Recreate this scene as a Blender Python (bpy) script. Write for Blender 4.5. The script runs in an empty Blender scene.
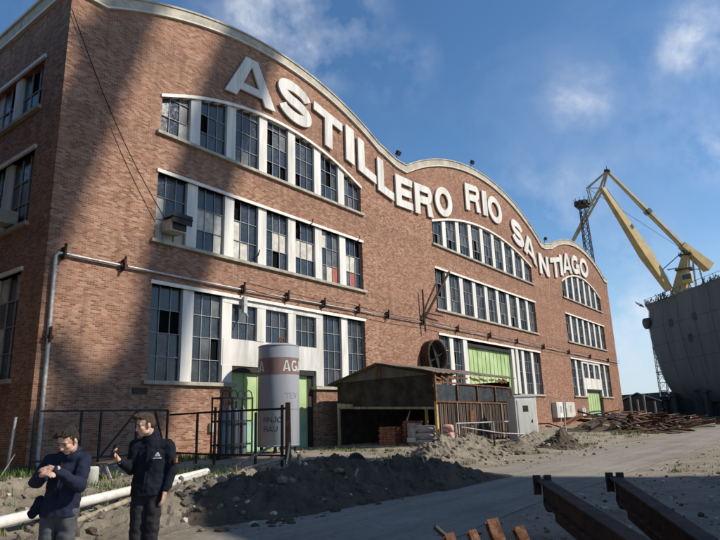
import bpy, bmesh, math, random
from mathutils import Vector, Matrix, noise as mnoise
from math import sin, cos, pi, radians, sqrt, atan2
random.seed(11)
scene = bpy.context.scene
col = scene.collection
R = radians
SUN_AZ, SUN_EL = 25.0, 38.0          # azimuth from the facade normal (-y) towards +x

# ------------------------------------------------------------------ helpers
def link(o, parent=None):
    col.objects.link(o)
    if parent: o.parent = parent
    return o

def tag(o, label=None, cat=None, group=None, kind=None):
    if label: o['label'] = label
    if cat: o['category'] = cat
    if group: o['group'] = group
    if kind: o['kind'] = kind
    return o

def empty(name, loc, label, cat, group=None, rz=0.0):
    o = bpy.data.objects.new(name, None); o.empty_display_size = .3
    o.location = loc; o.rotation_euler = (0, 0, rz)
    link(o); return tag(o, label, cat, group)

def copy_tree(o, parent=None):
    c = o.copy(); col.objects.link(c); c.parent = parent
    for ch in list(o.children): copy_tree(ch, c)
    return c

class MB:
    """collects geometry and links it as ONE mesh object"""
    def __init__(s): s.v = []; s.f = []; s.m = []; s.sm = []
    def add(s, vs, fs, mi=0, smooth=False):
        b = len(s.v); s.v += [tuple(v) for v in vs]
        for f in fs:
            s.f.append(tuple(b+i for i in f)); s.m.append(mi); s.sm.append(smooth)
    def box(s, c, size, rot=None, mi=0):
        x, y, z = size[0]/2, size[1]/2, size[2]/2
        vs = [Vector((a, b, d)) for a in (-x, x) for b in (-y, y) for d in (-z, z)]
        if rot is not None: vs = [rot @ v for v in vs]
        c = Vector(c)
        s.add([v+c for v in vs], [(0,1,3,2),(4,6,7,5),(0,4,5,1),(2,3,7,6),(0,2,6,4),(1,5,7,3)], mi)
    def span(s, x0, x1, y0, y1, z0, z1, mi=0):
        s.box(((x0+x1)/2, (y0+y1)/2, (z0+z1)/2), (abs(x1-x0), abs(y1-y0), abs(z1-z0)), None, mi)
    def beam(s, p0, p1, w, h, mi=0, up=(0,0,1)):
        p0 = Vector(p0); p1 = Vector(p1); d = p1-p0; L = d.length; d.normalize()
        up = Vector(up)
        if abs(d.dot(up)) > .98: up = Vector((1,0,0))
        sx = d.cross(up).normalized(); sz = sx.cross(d)
        m = Matrix((sx, d, sz)).transposed()
        s.box((p0+p1)/2, (w, L, h), m, mi)
    def tube(s, pts, r, n=8, mi=0, cap=True, smooth=True):
        pts = [Vector(p) for p in pts]; k = len(pts)
        rs = r if isinstance(r, (list, tuple)) else [r]*k
        vs = []; prev = None
        for i, p in enumerate(pts):
            d = (pts[min(i+1,k-1)]-pts[max(i-1,0)]).normalized()
            if prev is None:
                a = d.orthogonal().normalized()
            else:
                a = prev - d*prev.dot(d)
                a = a.normalized() if a.length > 1e-6 else d.orthogonal().normalized()
            prev = a; b = d.cross(a)
            for j in range(n):
                t = 2*pi*j/n; vs.append(p+(a*cos(t)+b*sin(t))*rs[i])
        fs = []
        for i in range(k-1):
            for j in range(n):
                fs.append((i*n+j, i*n+(j+1)%n, (i+1)*n+(j+1)%n, (i+1)*n+j))
        s.add(vs, fs, mi, smooth)
        if cap:
            s.add(vs[:n], [tuple(reversed(range(n)))], mi); s.add(vs[-n:], [tuple(range(n))], mi)
    def lathe(s, c, prof, n=24, mi=0, smooth=True):
        c = Vector(c); vs = []
        for r, z in prof:
            for j in range(n):
                t = 2*pi*j/n; vs.append(c+Vector((r*cos(t), r*sin(t), z)))
        fs = []
        for i in range(len(prof)-1):
            for j in range(n):
                fs.append((i*n+j, i*n+(j+1)%n, (i+1)*n+(j+1)%n, (i+1)*n+j))
        s.add(vs, fs, mi, smooth)
        s.add(vs[:n], [tuple(reversed(range(n)))], mi); s.add(vs[-n:], [tuple(range(n))], mi)
    def build(s, name, mats, parent=None, bevel=0, origin=None):
        me = bpy.data.meshes.new(name)
        off = Vector(origin) if origin is not None else Vector((0,0,0))
        me.from_pydata([Vector(v)-off for v in s.v], [], s.f)
        mats = mats if isinstance(mats, (list, tuple)) else [mats]
        for m in mats: me.materials.append(m)
        me.polygons.foreach_set('material_index', s.m)
        me.polygons.foreach_set('use_smooth', s.sm)
        me.update()
        o = bpy.data.objects.new(name, me); o.location = off
        link(o, parent)
        if bevel:
            b = o.modifiers.new('bevel', 'BEVEL'); b.width = bevel; b.segments = 2; b.limit_method = 'ANGLE'
        return o

# ------------------------------------------------------------------ materials
def new_mat(name):
    m = bpy.data.materials.new(name); m.use_nodes = True
    nt = m.node_tree; return m, nt, nt.nodes['Principled BSDF']
def N(nt, typ, **kw):
    n = nt.nodes.new(typ)
    for k, v in kw.items(): setattr(n, k, v)
    return n
def ramp(nt, fac, stops):
    r = N(nt, 'ShaderNodeValToRGB'); nt.links.new(fac, r.inputs[0])
    e = r.color_ramp.elements
    while len(e) < len(stops): e.new(.5)
    for i, (p, c) in enumerate(stops):
        e[i].position = p; e[i].color = (c[0], c[1], c[2], 1)
    return r.outputs[0]
def noise(nt, vec, scale, detail=6, rough=.6, dist=0):
    n = N(nt, 'ShaderNodeTexNoise'); n.inputs['Scale'].default_value = scale
    n.inputs['Detail'].default_value = detail; n.inputs['Roughness'].default_value = rough
    n.inputs['Distortion'].default_value = dist
    if vec is not None: nt.links.new(vec, n.inputs['Vector'])
    return n.outputs['Fac']
def mixc(nt, fac, a, b, mode='MIX'):
    m = N(nt, 'ShaderNodeMix', data_type='RGBA', blend_type=mode)
    for sock, val in ((m.inputs[0], fac), (m.inputs[6], a), (m.inputs[7], b)):
        if isinstance(val, (int, float)): sock.default_value = val
        elif isinstance(val, tuple): sock.default_value = (val[0], val[1], val[2], 1)
        else: nt.links.new(val, sock)
    return m.outputs[2]
def bump(nt, h, strength, dist=.02, bsdf=None):
    b = N(nt, 'ShaderNodeBump'); b.inputs['Strength'].default_value = strength; b.inputs['Distance'].default_value = dist
    nt.links.new(h, b.inputs['Height'])
    if bsdf: nt.links.new(b.outputs[0], bsdf.inputs['Normal'])
    return b.outputs[0]
def coords(nt, kind='Object'):
    return N(nt, 'ShaderNodeTexCoord').outputs[kind]

def simple(name, c, rough=.75, var=.25, scale=4., metal=0., bmp=.25, spec=.3, c2=None, stain=.0, streak=False):
    m, nt, b = new_mat(name); v = coords(nt)
    if streak:
        mp = N(nt, 'ShaderNodeMapping'); mp.inputs['Scale'].default_value = (1, 1, .12); nt.links.new(v, mp.inputs[0]); vv = mp.outputs[0]
    else: vv = v
    f = noise(nt, vv, scale, 8, .65)
    lo = tuple(x*(1-var) for x in c); hi = tuple(min(1, x*(1+var)) for x in c)
    if c2: out = ramp(nt, f, [(.35, lo), (.5, c), (.66, c2)])
    else: out = ramp(nt, f, [(.3, lo), (.5, c), (.7, hi)])
    if stain:
        f2 = noise(nt, vv, scale*.37, 5, .7, .4)
        k = ramp(nt, f2, [(.5, (0,0,0)), (.68, (stain,)*3)])
        out = mixc(nt, k, out, tuple(x*.35 for x in c))
    nt.links.new(out, b.inputs['Base Color'])
    b.inputs['Roughness'].default_value = rough; b.inputs['Metallic'].default_value = metal
    b.inputs['Specular IOR Level'].default_value = spec
    if bmp: bump(nt, noise(nt, v, scale*7, 6, .7), bmp, .02, b)
    return m

def brick_mat():
    m, nt, b = new_mat('brick'); v = coords(nt)
    sp = N(nt, 'ShaderNodeSeparateXYZ'); nt.links.new(v, sp.inputs[0])
    ad = N(nt, 'ShaderNodeMath', operation='ADD'); nt.links.new(sp.outputs[0], ad.inputs[0]); nt.links.new(sp.outputs[1], ad.inputs[1])
    cb = N(nt, 'ShaderNodeCombineXYZ'); nt.links.new(ad.outputs[0], cb.inputs[0]); nt.links.new(sp.outputs[2], cb.inputs[1])
    # slight waviness of the courses
    nz = N(nt, 'ShaderNodeTexNoise'); nz.inputs['Scale'].default_value = 2.2; nt.links.new(v, nz.inputs['Vector'])
    sc = N(nt, 'ShaderNodeVectorMath', operation='MULTIPLY_ADD'); nt.links.new(nz.outputs['Color'], sc.inputs[0])
    sc.inputs[1].default_value = (.03, .03, 0); nt.links.new(cb.outputs[0], sc.inputs[2])
    br = N(nt, 'ShaderNodeTexBrick'); nt.links.new(sc.outputs[0], br.inputs['Vector'])
    br.offset = .5; br.inputs['Scale'].default_value = 1
    br.inputs['Brick Width'].default_value = .245; br.inputs['Row Height'].default_value = .085
    br.inputs['Mortar Size'].default_value = .0095; br.inputs['Mortar Smooth'].default_value = .25; br.inputs['Bias'].default_value = -.05
    br.inputs['Color1'].default_value = (.0, .0, .0, 1); br.inputs['Color2'].default_value = (1, 1, 1, 1)
    br.inputs['Mortar'].default_value = (.5, .5, .5, 1)
    c = ramp(nt, br.outputs['Color'], [(.0, (.205, .084, .050)), (.3, (.315, .141, .084)), (.55, (.38, .184, .113)), (.8, (.44, .238, .152)), (1, (.53, .335, .226))])
    big = noise(nt, v, .22, 6, .62, .5)
    c = mixc(nt, ramp(nt, big, [(.32, (.55,)*3), (.60, (0,0,0))]), c, (.29, .125, .08), 'MIX')
    pale = noise(nt, v, .55, 8, .7)
    c = mixc(nt, ramp(nt, pale, [(.54, (0,0,0)), (.78, (.38,)*3)]), c, (.52, .345, .24))
    fine = noise(nt, v, 26, 4, .7)
    c = mixc(nt, .55, c, ramp(nt, fine, [(.3, (.45,)*3), (.7, (1,)*3)]), 'MULTIPLY')
    mort = ramp(nt, noise(nt, v, 1.1, 5, .6), [(.35, (.25, .20, .15)), (.65, (.42, .35, .27))])
    c = mixc(nt, br.outputs['Fac'], c, mort)
    # soot runs
    mp = N(nt, 'ShaderNodeMapping'); mp.inputs['Scale'].default_value = (1.2, 1.2, .06); nt.links.new(v, mp.inputs[0])
    soot = noise(nt, mp.outputs[0], 1.6, 6, .65)
    c = mixc(nt, ramp(nt, soot, [(.56, (0,0,0)), (.78, (.55,)*3)]), c, (.10, .065, .05))
    # run-off below the sills: dirt that hangs under each row of windows
    def band(lo, hi):
        q = N(nt, 'ShaderNodeMapRange'); nt.links.new(sp.outputs[2], q.inputs[0]); q.inputs[1].default_value = lo; q.inputs[2].default_value = hi; q.inputs[3].default_value = 0; q.inputs[4].default_value = 1
        p2_ = N(nt, 'ShaderNodeMath', operation='LESS_THAN'); nt.links.new(sp.outputs[2], p2_.inputs[0]); p2_.inputs[1].default_value = hi
        mm = N(nt, 'ShaderNodeMath', operation='MULTIPLY'); nt.links.new(q.outputs[0], mm.inputs[0]); nt.links.new(p2_.outputs[0], mm.inputs[1]); return mm.outputs[0]
    mp2 = N(nt, 'ShaderNodeMapping'); mp2.inputs['Scale'].default_value = (3.2, 3.2, .16); nt.links.new(v, mp2.inputs[0])
    stk = ramp(nt, noise(nt, mp2.outputs[0], 1.5, 6, .7), [(.42, (0,0,0)), (.66, (1,1,1))])
    for lo, hi in ((8.3,9.84),(13.75,15.24),(1.6,3.46),(17.6,20.2)):
        mm = N(nt, 'ShaderNodeMath', operation='MULTIPLY'); nt.links.new(band(lo, hi), mm.inputs[0]); nt.links.new(stk, mm.inputs[1])
        m3 = N(nt, 'ShaderNodeMath', operation='MULTIPLY'); nt.links.new(mm.outputs[0], m3.inputs[0]); m3.inputs[1].default_value = .62
        c = mixc(nt, m3.outputs[0], c, (.10, .07, .055))
    nt.links.new(c, b.inputs['Base Color']); b.inputs['Roughness'].default_value = .92; b.inputs['Specular IOR Level'].default_value = .15
    inv = N(nt, 'ShaderNodeMath', operation='SUBTRACT'); inv.inputs[0].default_value = 1; nt.links.new(br.outputs['Fac'], inv.inputs[1])
    ad2 = N(nt, 'ShaderNodeMath', operation='MULTIPLY_ADD'); nt.links.new(fine, ad2.inputs[0]); ad2.inputs[1].default_value = .5; nt.links.new(inv.outputs[0], ad2.inputs[2])
    bump(nt, ad2.outputs[0], .8, .016, b)
    return m

def glass_mat(name, c, rough, c2=None, spec=.5):
    m, nt, b = new_mat(name); v = coords(nt)
    f = noise(nt, v, 1.3, 6, .6); f2 = noise(nt, v, 9, 6, .7)
    a = ramp(nt, f, [(.35, c), (.7, c2 or tuple(x*1.8 for x in c))])
    a = mixc(nt, ramp(nt, f2, [(.55, (0,0,0)), (.8, (.35,)*3)]), a, (.20, .20, .19))
    nt.links.new(a, b.inputs['Base Color'])
    rr = ramp(nt, f2, [(.4, (rough,)*3), (.75, (min(1, rough+.35),)*3)]); nt.links.new(rr, b.inputs['Roughness'])
    b.inputs['Specular IOR Level'].default_value = spec
    bump(nt, noise(nt, v, .9, 2, .5), .12, .05, b)
    return m

def soil_mat(name, stops, bscale, bstr, scale=.6, speck=.55):
    m, nt, b = new_mat(name); v = coords(nt)
    f = noise(nt, v, scale, 10, .68, .3); c = ramp(nt, f, stops)
    g = noise(nt, v, scale*23, 6, .75)
    c = mixc(nt, .7, c, ramp(nt, g, [(.3, (.5,)*3), (.68, (1.,)*3)]), 'MULTIPLY')
    vo = N(nt, 'ShaderNodeTexVoronoi'); vo.inputs['Scale'].default_value = bscale*1.6; nt.links.new(v, vo.inputs['Vector'])
    st = ramp(nt, vo.outputs['Distance'], [(.0, (speck,)*3), (.20, (0,0,0))])
    c = mixc(nt, st, c, (.42, .39, .34))
    nt.links.new(c, b.inputs['Base Color']); b.inputs['Roughness'].default_value = .95; b.inputs['Specular IOR Level'].default_value = .12
    bump(nt, noise(nt, v, bscale, 10, .75), bstr, .06, b)
    return m

M = {}
M['brick'] = brick_mat()
M['white'] = simple('white_paint', (.62, .595, .54), .75, .18, 2.2, bmp=.3, stain=.5, streak=True)
M['letter'] = simple('letter_paint', (.60, .575, .52), .75, .2, 2.6, bmp=.2, stain=.45, streak=True)
M['coping'] = simple('coping_concrete', (.40, .36, .29), .9, .35, 1.1, stain=.5, bmp=.4)
M['coping_lip'] = simple('coping_lip', (.56, .53, .46), .85, .2, 1.4, stain=.3)
M['sill'] = simple('sill_concrete', (.36, .33, .26), .9, .3, 2., stain=.5, bmp=.4)
M['lintel'] = simple('lintel_paint', (.70, .67, .60), .8, .18, 2.5, stain=.3)
M['glass'] = glass_mat('window_glass', (.018, .023, .030), .07)
M['glass2'] = glass_mat('dusty_glass', (.05, .055, .058), .28, (.13, .13, .125))
M['glass3'] = glass_mat('grimy_glass', (.022, .026, .030), .16, (.06, .065, .07))
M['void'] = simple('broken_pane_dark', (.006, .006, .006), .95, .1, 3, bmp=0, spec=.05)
M['curtain'] = simple('pale_blind', (.50, .47, .40), .8, .3, 3., bmp=.1, stain=.3)
M['redcloth'] = simple('red_board', (.34, .10, .07), .8, .3, 4.)
M['muntin'] = simple('muntin_paint', (.30, .31, .31), .6, .25, 6., bmp=.1)
M['green'] = simple('green_door_paint', (.38, .50, .23), .5, .2, .5, bmp=.08, c2=(.47, .56, .33))
M['green2'] = simple('green_door_lower', (.26, .43, .30), .45, .3, .8, bmp=.08)
M['darksteel'] = simple('dark_steel', (.035, .032, .030), .6, .4, 8., metal=.3)
M['rust'] = simple('rust', (.135, .060, .030), .85, .5, 5., c2=(.25, .105, .045), bmp=.5)
M['rustdark'] = simple('dark_rust', (.050, .030, .023), .85, .5, 5., c2=(.10, .045, .028), bmp=.5)
M['rustbright'] = simple('fresh_rust', (.19, .078, .038), .85, .55, 14., c2=(.36, .19, .10), bmp=.9, stain=.5)
M['galv'] = simple('galvanised_pipe', (.42, .42, .40), .5, .3, 6., metal=.4, c2=(.56, .55, .52))
M['pipewhite'] = simple('white_plastic_pipe', (.60, .57, .51), .55, .22, 3., stain=.5, bmp=.1)
M['tank'] = simple('tank_paint', (.27, .28, .30), .6, .14, 1.0, stain=.35, streak=True, bmp=.12)
M['band'] = simple('tank_band', (.19, .118, .108), .65, .25, 2.0, stain=.3, streak=True)
M['tanktext'] = simple('tank_lettering', (.55, .53, .50), .7, .15, 6.)
M['graffiti'] = simple('graffiti', (.03, .03, .035), .7, .2, 6., bmp=0)
M['faint'] = simple('faint_lettering', (.235, .243, .265), .7, .2, 6., bmp=0)
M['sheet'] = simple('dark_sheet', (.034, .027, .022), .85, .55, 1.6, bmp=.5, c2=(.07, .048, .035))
M['gable'] = simple('gable_boards', (.12, .105, .09), .9, .35, 2.5, bmp=.4, streak=True)
M['slat'] = simple('weathered_slats', (.075, .052, .038), .85, .5, 3., bmp=.5, streak=True, c2=(.14, .10, .074))
M['roofsheet'] = simple('roof_sheet', (.15, .115, .085), .8, .45, 1.5, bmp=.4, c2=(.25, .20, .155))
M['ochre'] = simple('ochre_post', (.48, .34, .12), .7, .25, 5.)
M['timber'] = simple('old_timber', (.25, .20, .14), .85, .35, 6., streak=True, c2=(.36, .30, .22))
M['plastic_wrap'] = simple('wrapped_sacks', (.34, .30, .295), .45, .3, 5., c2=(.52, .46, .44), bmp=.4)
M['redsack'] = simple('red_white_sack', (.50, .24, .19), .6, .2, 9., c2=(.70, .62, .57), bmp=.4)
M['hull'] = simple('hull_plate', (.15, .14, .125), .85, .35, .22, stain=.55, streak=True, bmp=.2)
M['hullrust'] = simple('hull_rust', (.075, .055, .045), .8, .4, .4, bmp=.2)
M['yellow'] = simple('crane_yellow', (.47, .345, .15), .6, .2, .5, stain=.3, bmp=.1)
M['cranegrey'] = simple('crane_grey', (.42, .42, .38), .6, .2, .5, bmp=.1)
M['cranepale'] = simple('faded_crane_paint', (.46, .39, .24), .7, .2, .5, stain=.3, bmp=.1)
M['crane_dark'] = simple('crane_dark', (.06, .058, .055), .7, .3, .8, bmp=.1)
M['asphalt_roof'] = simple('pale_roof', (.55, .54, .52), .7, .2, .4)
M['bottle'] = simple('gas_bottle_paint', (.12, .13, .15), .45, .25, 3., stain=.3, streak=True)
M['rubber'] = simple('rubber', (.02, .02, .021), .8, .3, 6.)
M['concrete'] = simple('concrete', (.42, .40, .35), .9, .25, 4., bmp=.4)
M['skin'] = simple('skin', (.50, .30, .215), .5, .1, 14., bmp=.05, spec=.4)
M['hair'] = simple('dark_hair', (.028, .018, .012), .5, .4, 60., bmp=.6)
M['hair2'] = simple('brown_hair', (.065, .040, .024), .5, .4, 60., bmp=.6)
M['navy'] = simple('navy_jacket', (.012, .016, .034), .85, .35, 11., bmp=.35, spec=.2)
M['black'] = simple('black_jacket', (.009, .011, .018), .88, .35, 11., bmp=.35, spec=.15)
M['greypants'] = simple('grey_trousers', (.060, .064, .068), .85, .25, 9., bmp=.25)
M['blackpants'] = simple('black_trousers', (.012, .012, .015), .8, .25, 9., bmp=.25)
M['boot'] = simple('boot_leather', (.02, .017, .015), .5, .3, 9.)
M['grass'] = simple('grass_green', (.065, .115, .025), .8, .4, 2.5, bmp=0)
M['drygrass'] = simple('dry_grass', (.22, .19, .09), .85, .35, 2.5, bmp=0)
M['ground'] = soil_mat('dirt_ground', [(.30, (.17, .14, .10)), (.46, (.26, .22, .165)), (.58, (.33, .285, .22)), (.72, (.20, .185, .12))], 3., .6)
M['mound'] = soil_mat('dark_soil', [(.3, (.075, .056, .040)), (.5, (.112, .085, .061)), (.7, (.165, .13, .094))], 4., 1., 1.2, .0)
M['heap'] = soil_mat('dry_rubble_soil', [(.3, (.16, .13, .095)), (.5, (.25, .21, .155)), (.7, (.34, .295, .22))], 5., 1., 1.4, .15)
M['road'] = soil_mat('worn_road', [(.3, (.235, .21, .172)), (.5, (.295, .267, .22)), (.7, (.345, .317, .265))], 9., .35, .35, .25)
nt_ = M['road'].node_tree; bs_ = nt_.nodes['Principled BSDF']; old = bs_.inputs['Base Color'].links[0].from_socket
mpr = N(nt_, 'ShaderNodeMapping'); mpr.inputs['Scale'].default_value = (.05, 1.9, 1); nt_.links.new(coords(nt_), mpr.inputs[0])
trk = ramp(nt_, noise(nt_, mpr.outputs[0], 1.0, 5, .6, .25), [(.38, (.80,)*3), (.55, (1.,)*3), (.68, (1.06,)*3)])
mixd = mixc(nt_, .8, old, trk, 'MULTIPLY')
spots = ramp(nt_, noise(nt_, coords(nt_), 1.7, 5, .7, .6), [(.62, (0,0,0)), (.76, (.28,)*3)])
nt_.links.new(mixc(nt_, spots, mixd, (.10, .088, .07)), bs_.inputs['Base Color'])


# ------------------------------------------------------------------ camera
cam_d = bpy.data.cameras.new('camera'); cam = bpy.data.objects.new('camera', cam_d); col.objects.link(cam)
r_ = Vector((.60819406, -.79319622, -.0306552)); u_ = Vector((-.17524204, -.17183483, .96941375)); w_ = Vector((.77420295, .58421961, .24351024))
mt = Matrix((r_, u_, -w_)).transposed().to_4x4(); mt.translation = Vector((-10.4112, -23.1312, 1.70))
cam.matrix_world = mt
cam_d.sensor_fit = 'HORIZONTAL'; cam_d.sensor_width = 36; cam_d.lens = 36*595.56/720
cam_d.clip_start = .1; cam_d.clip_end = 8000
scene.camera = cam

# ------------------------------------------------------------------ light
sv = Vector((sin(R(SUN_AZ))*cos(R(SUN_EL)), -cos(R(SUN_AZ))*cos(R(SUN_EL)), sin(R(SUN_EL))))
sd = bpy.data.lights.new('sun', 'SUN'); sd.energy = 5.0; sd.angle = R(.75); sd.color = (1, .93, .83)
so = bpy.data.objects.new('sun', sd); col.objects.link(so); so.location = sv*300
so.rotation_euler = sv.to_track_quat('Z', 'Y').to_euler()
world = bpy.data.worlds.new('World'); scene.world = world; world.use_nodes = True
nt = world.node_tree; bg = nt.nodes['Background']
sky = N(nt, 'ShaderNodeTexSky', sky_type='NISHITA'); sky.sun_disc = False
sky.sun_elevation = R(SUN_EL); sky.sun_rotation = R(180-SUN_AZ); sky.air_density = 1.0; sky.dust_density = .15; sky.ozone_density = 1.9
tc = N(nt, 'ShaderNodeTexCoord'); gen = tc.outputs['Generated']
def cloud_lobe(d, size, amp):
    dp = N(nt, 'ShaderNodeVectorMath', operation='DISTANCE'); nt.links.new(gen, dp.inputs[0]); dp.inputs[1].default_value = d
    mr = N(nt, 'ShaderNodeMapRange'); mr.interpolation_type = 'SMOOTHSTEP'; nt.links.new(dp.outputs['Value'], mr.inputs[0])
    mr.inputs[1].default_value = 0; mr.inputs[2].default_value = size; mr.inputs[3].default_value = amp; mr.inputs[4].default_value = 0
    return mr.outputs[0]
acc = None
LOBES = [((.5529,.5741,.6039),.16,1.0), ((.626,.5374,.5652),.10,.8), ((.6317,.4905,.6003),.10,.7), ((.8707,.0548,.4887),.085,1.15), ((.8604,.0263,.5089),.10,1.0), ((.9322,.065,.356),.08,1.0),
         ((.7109,.4542,.5369),.09,.5), ((.8573,.226,.4625),.10,.62), ((.9015,.2976,.3143),.16,.62), ((.9655,.2152,.1466),.085,1.7), ((.972,.21,.075),.13,1.5), ((.9518,.2086,.2249),.11,.6), ((.9,.1,.42),.2,.35)]
for d, sz, amp in LOBES:
    o = cloud_lobe(d, sz, amp)
    if acc is None: acc = o
    else:
        a = N(nt, 'ShaderNodeMath', operation='MAXIMUM'); nt.links.new(acc, a.inputs[0]); nt.links.new(o, a.inputs[1]); acc = a.outputs[0]
cn = noise(nt, gen, 8.0, 9, .58, .12)
cm = N(nt, 'ShaderNodeMath', operation='MULTIPLY'); nt.links.new(acc, cm.inputs[0])
cr = ramp(nt, cn, [(.40, (0,0,0)), (.54, (.34,)*3), (.68, (.95,)*3)]); nt.links.new(cr, cm.inputs[1])
veil = ramp(nt, noise(nt, gen, 2.3, 8, .6, .6), [(.5, (0,0,0)), (.85, (.12,)*3)])
av = N(nt, 'ShaderNodeMath', operation='ADD'); nt.links.new(cm.outputs[0], av.inputs[0]); nt.links.new(veil, av.inputs[1]); av.use_clamp = True
hs_ = N(nt, 'ShaderNodeHueSaturation'); hs_.inputs['Saturation'].default_value = 1.2; nt.links.new(sky.outputs[0], hs_.inputs['Color'])
skyc = mixc(nt, av.outputs[0], hs_.outputs[0], (6.0, 6.3, 6.8))
spz = N(nt, 'ShaderNodeSeparateXYZ'); nt.links.new(gen, spz.inputs[0])
low = ramp(nt, spz.outputs[2], [(.0, (.75,)*3), (.10, (.45,)*3), (.26, (0,0,0))])
skyc = mixc(nt, low, skyc, (3.3, 4.3, 5.6))
nt.links.new(skyc, bg.inputs[0]); bg.inputs[1].default_value = .135

# ------------------------------------------------------------------ ground and road
def sstep(a, b, x):
    t = min(1, max(0, (x-a)/(b-a))); return t*t*(3-2*t)
def gh(x, y):
    h = .3*sstep(-14.2, -8.0, y)
    off = max(sstep(-13.9, -12.6, y), sstep(-18.6, -20.0, y))
    h += off*(.10*mnoise.noise((x*.35, y*.35, 3.1)) + .05*mnoise.noise((x*1.3, y*1.3, 7.7)) + .02*mnoise.noise((x*4, y*4, 1.7)))
    if y > -1.5: h = h*(1-sstep(-1.5, -.2, y)) + .30*sstep(-1.5, -.2, y)
    return h
def axis(lo, hi, step, far):
    a = [lo+i*step for i in range(int((hi-lo)/step)+1)]
    s = step; p = a[-1]
    while p < far: s *= 1.35; p += s; a.append(p)
    s = step; p = a[0]; pre = []
    while p > -far: s *= 1.35; p -= s; pre.append(p)
    return pre[::-1]+a
xs = axis(-16, 50, .26, 3500); ys = axis(-30, 2, .26, 3500)
g = MB(); vs = [(x, y, gh(x, y) if abs(x) < 400 and abs(y) < 400 else .2) for y in ys for x in xs]
nx = len(xs)
g.add(vs, [(j*nx+i, j*nx+i+1, (j+1)*nx+i+1, (j+1)*nx+i) for j in range(len(ys)-1) for i in range(nx-1)], 0, True)
tag(g.build('ground', M['ground']), kind='structure')

rd = MB(); vs = []; k = 0
X = -60.
while X < 62:
    ye = -14.15+.35*mnoise.noise((X*.25, 5, 0))+.12*mnoise.noise((X*1.1, 9, 0)); yl = -18.35+.3*mnoise.noise((X*.22, 15, 0))+.1*mnoise.noise((X*1.2, 19, 0))
    if X < 6: ye -= .9*sstep(6, 2, X)
    for t in range(7): vs.append((X, yl+(ye-yl)*t/6, .007+.006*sin(pi*t/6)))
    k += 1; X += .5
rd.add(vs, [(i*7+j, (i+1)*7+j, (i+1)*7+j+1, i*7+j+1) for i in range(k-1) for j in range(6)], 0, True)
tag(rd.build('road', M['road']), kind='structure')

# ------------------------------------------------------------------ outlines to solid meshes
def solid(name, loops, depth, to3d, mat, parent=None, bis=None):
    """filled 2D outline with holes, given a real thickness; to3d maps (a, b, t) to the scene"""
    cu = bpy.data.curves.new(name, 'CURVE'); cu.dimensions = '2D'; cu.fill_mode = 'BOTH'; cu.extrude = depth/2
    for lp in loops:
        sp = cu.splines.new('POLY'); sp.points.add(len(lp)-1)
        for p, q in zip(sp.points, lp): p.co = (q[0], q[1], 0, 1)
        sp.use_cyclic_u = True
    tmp = bpy.data.objects.new(name+'_outline', cu); col.objects.link(tmp)
    bpy.context.view_layer.update()
    me = bpy.data.meshes.new_from_object(tmp.evaluated_get(bpy.context.evaluated_depsgraph_get()))
    bpy.data.objects.remove(tmp); bpy.data.curves.remove(cu)
    bm = bmesh.new(); bm.from_mesh(me)
    bmesh.ops.remove_doubles(bm, verts=bm.verts, dist=1e-5)
    if bis:
        for a in bis:
            bmesh.ops.bisect_plane(bm, geom=bm.verts[:]+bm.edges[:]+bm.faces[:], plane_co=(a, 0, 0), plane_no=(1, 0, 0))
    for v in bm.verts: v.co = to3d(v.co.x, v.co.y, v.co.z+depth/2)
    bmesh.ops.recalc_face_normals(bm, faces=bm.faces)
    bm.to_mesh(me); bm.free()
    me.materials.clear(); me.materials.append(mat); me.name = name
    for p in me.polygons: p.use_smooth = False
    o = bpy.data.objects.new(name, me); link(o, parent); return o

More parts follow.
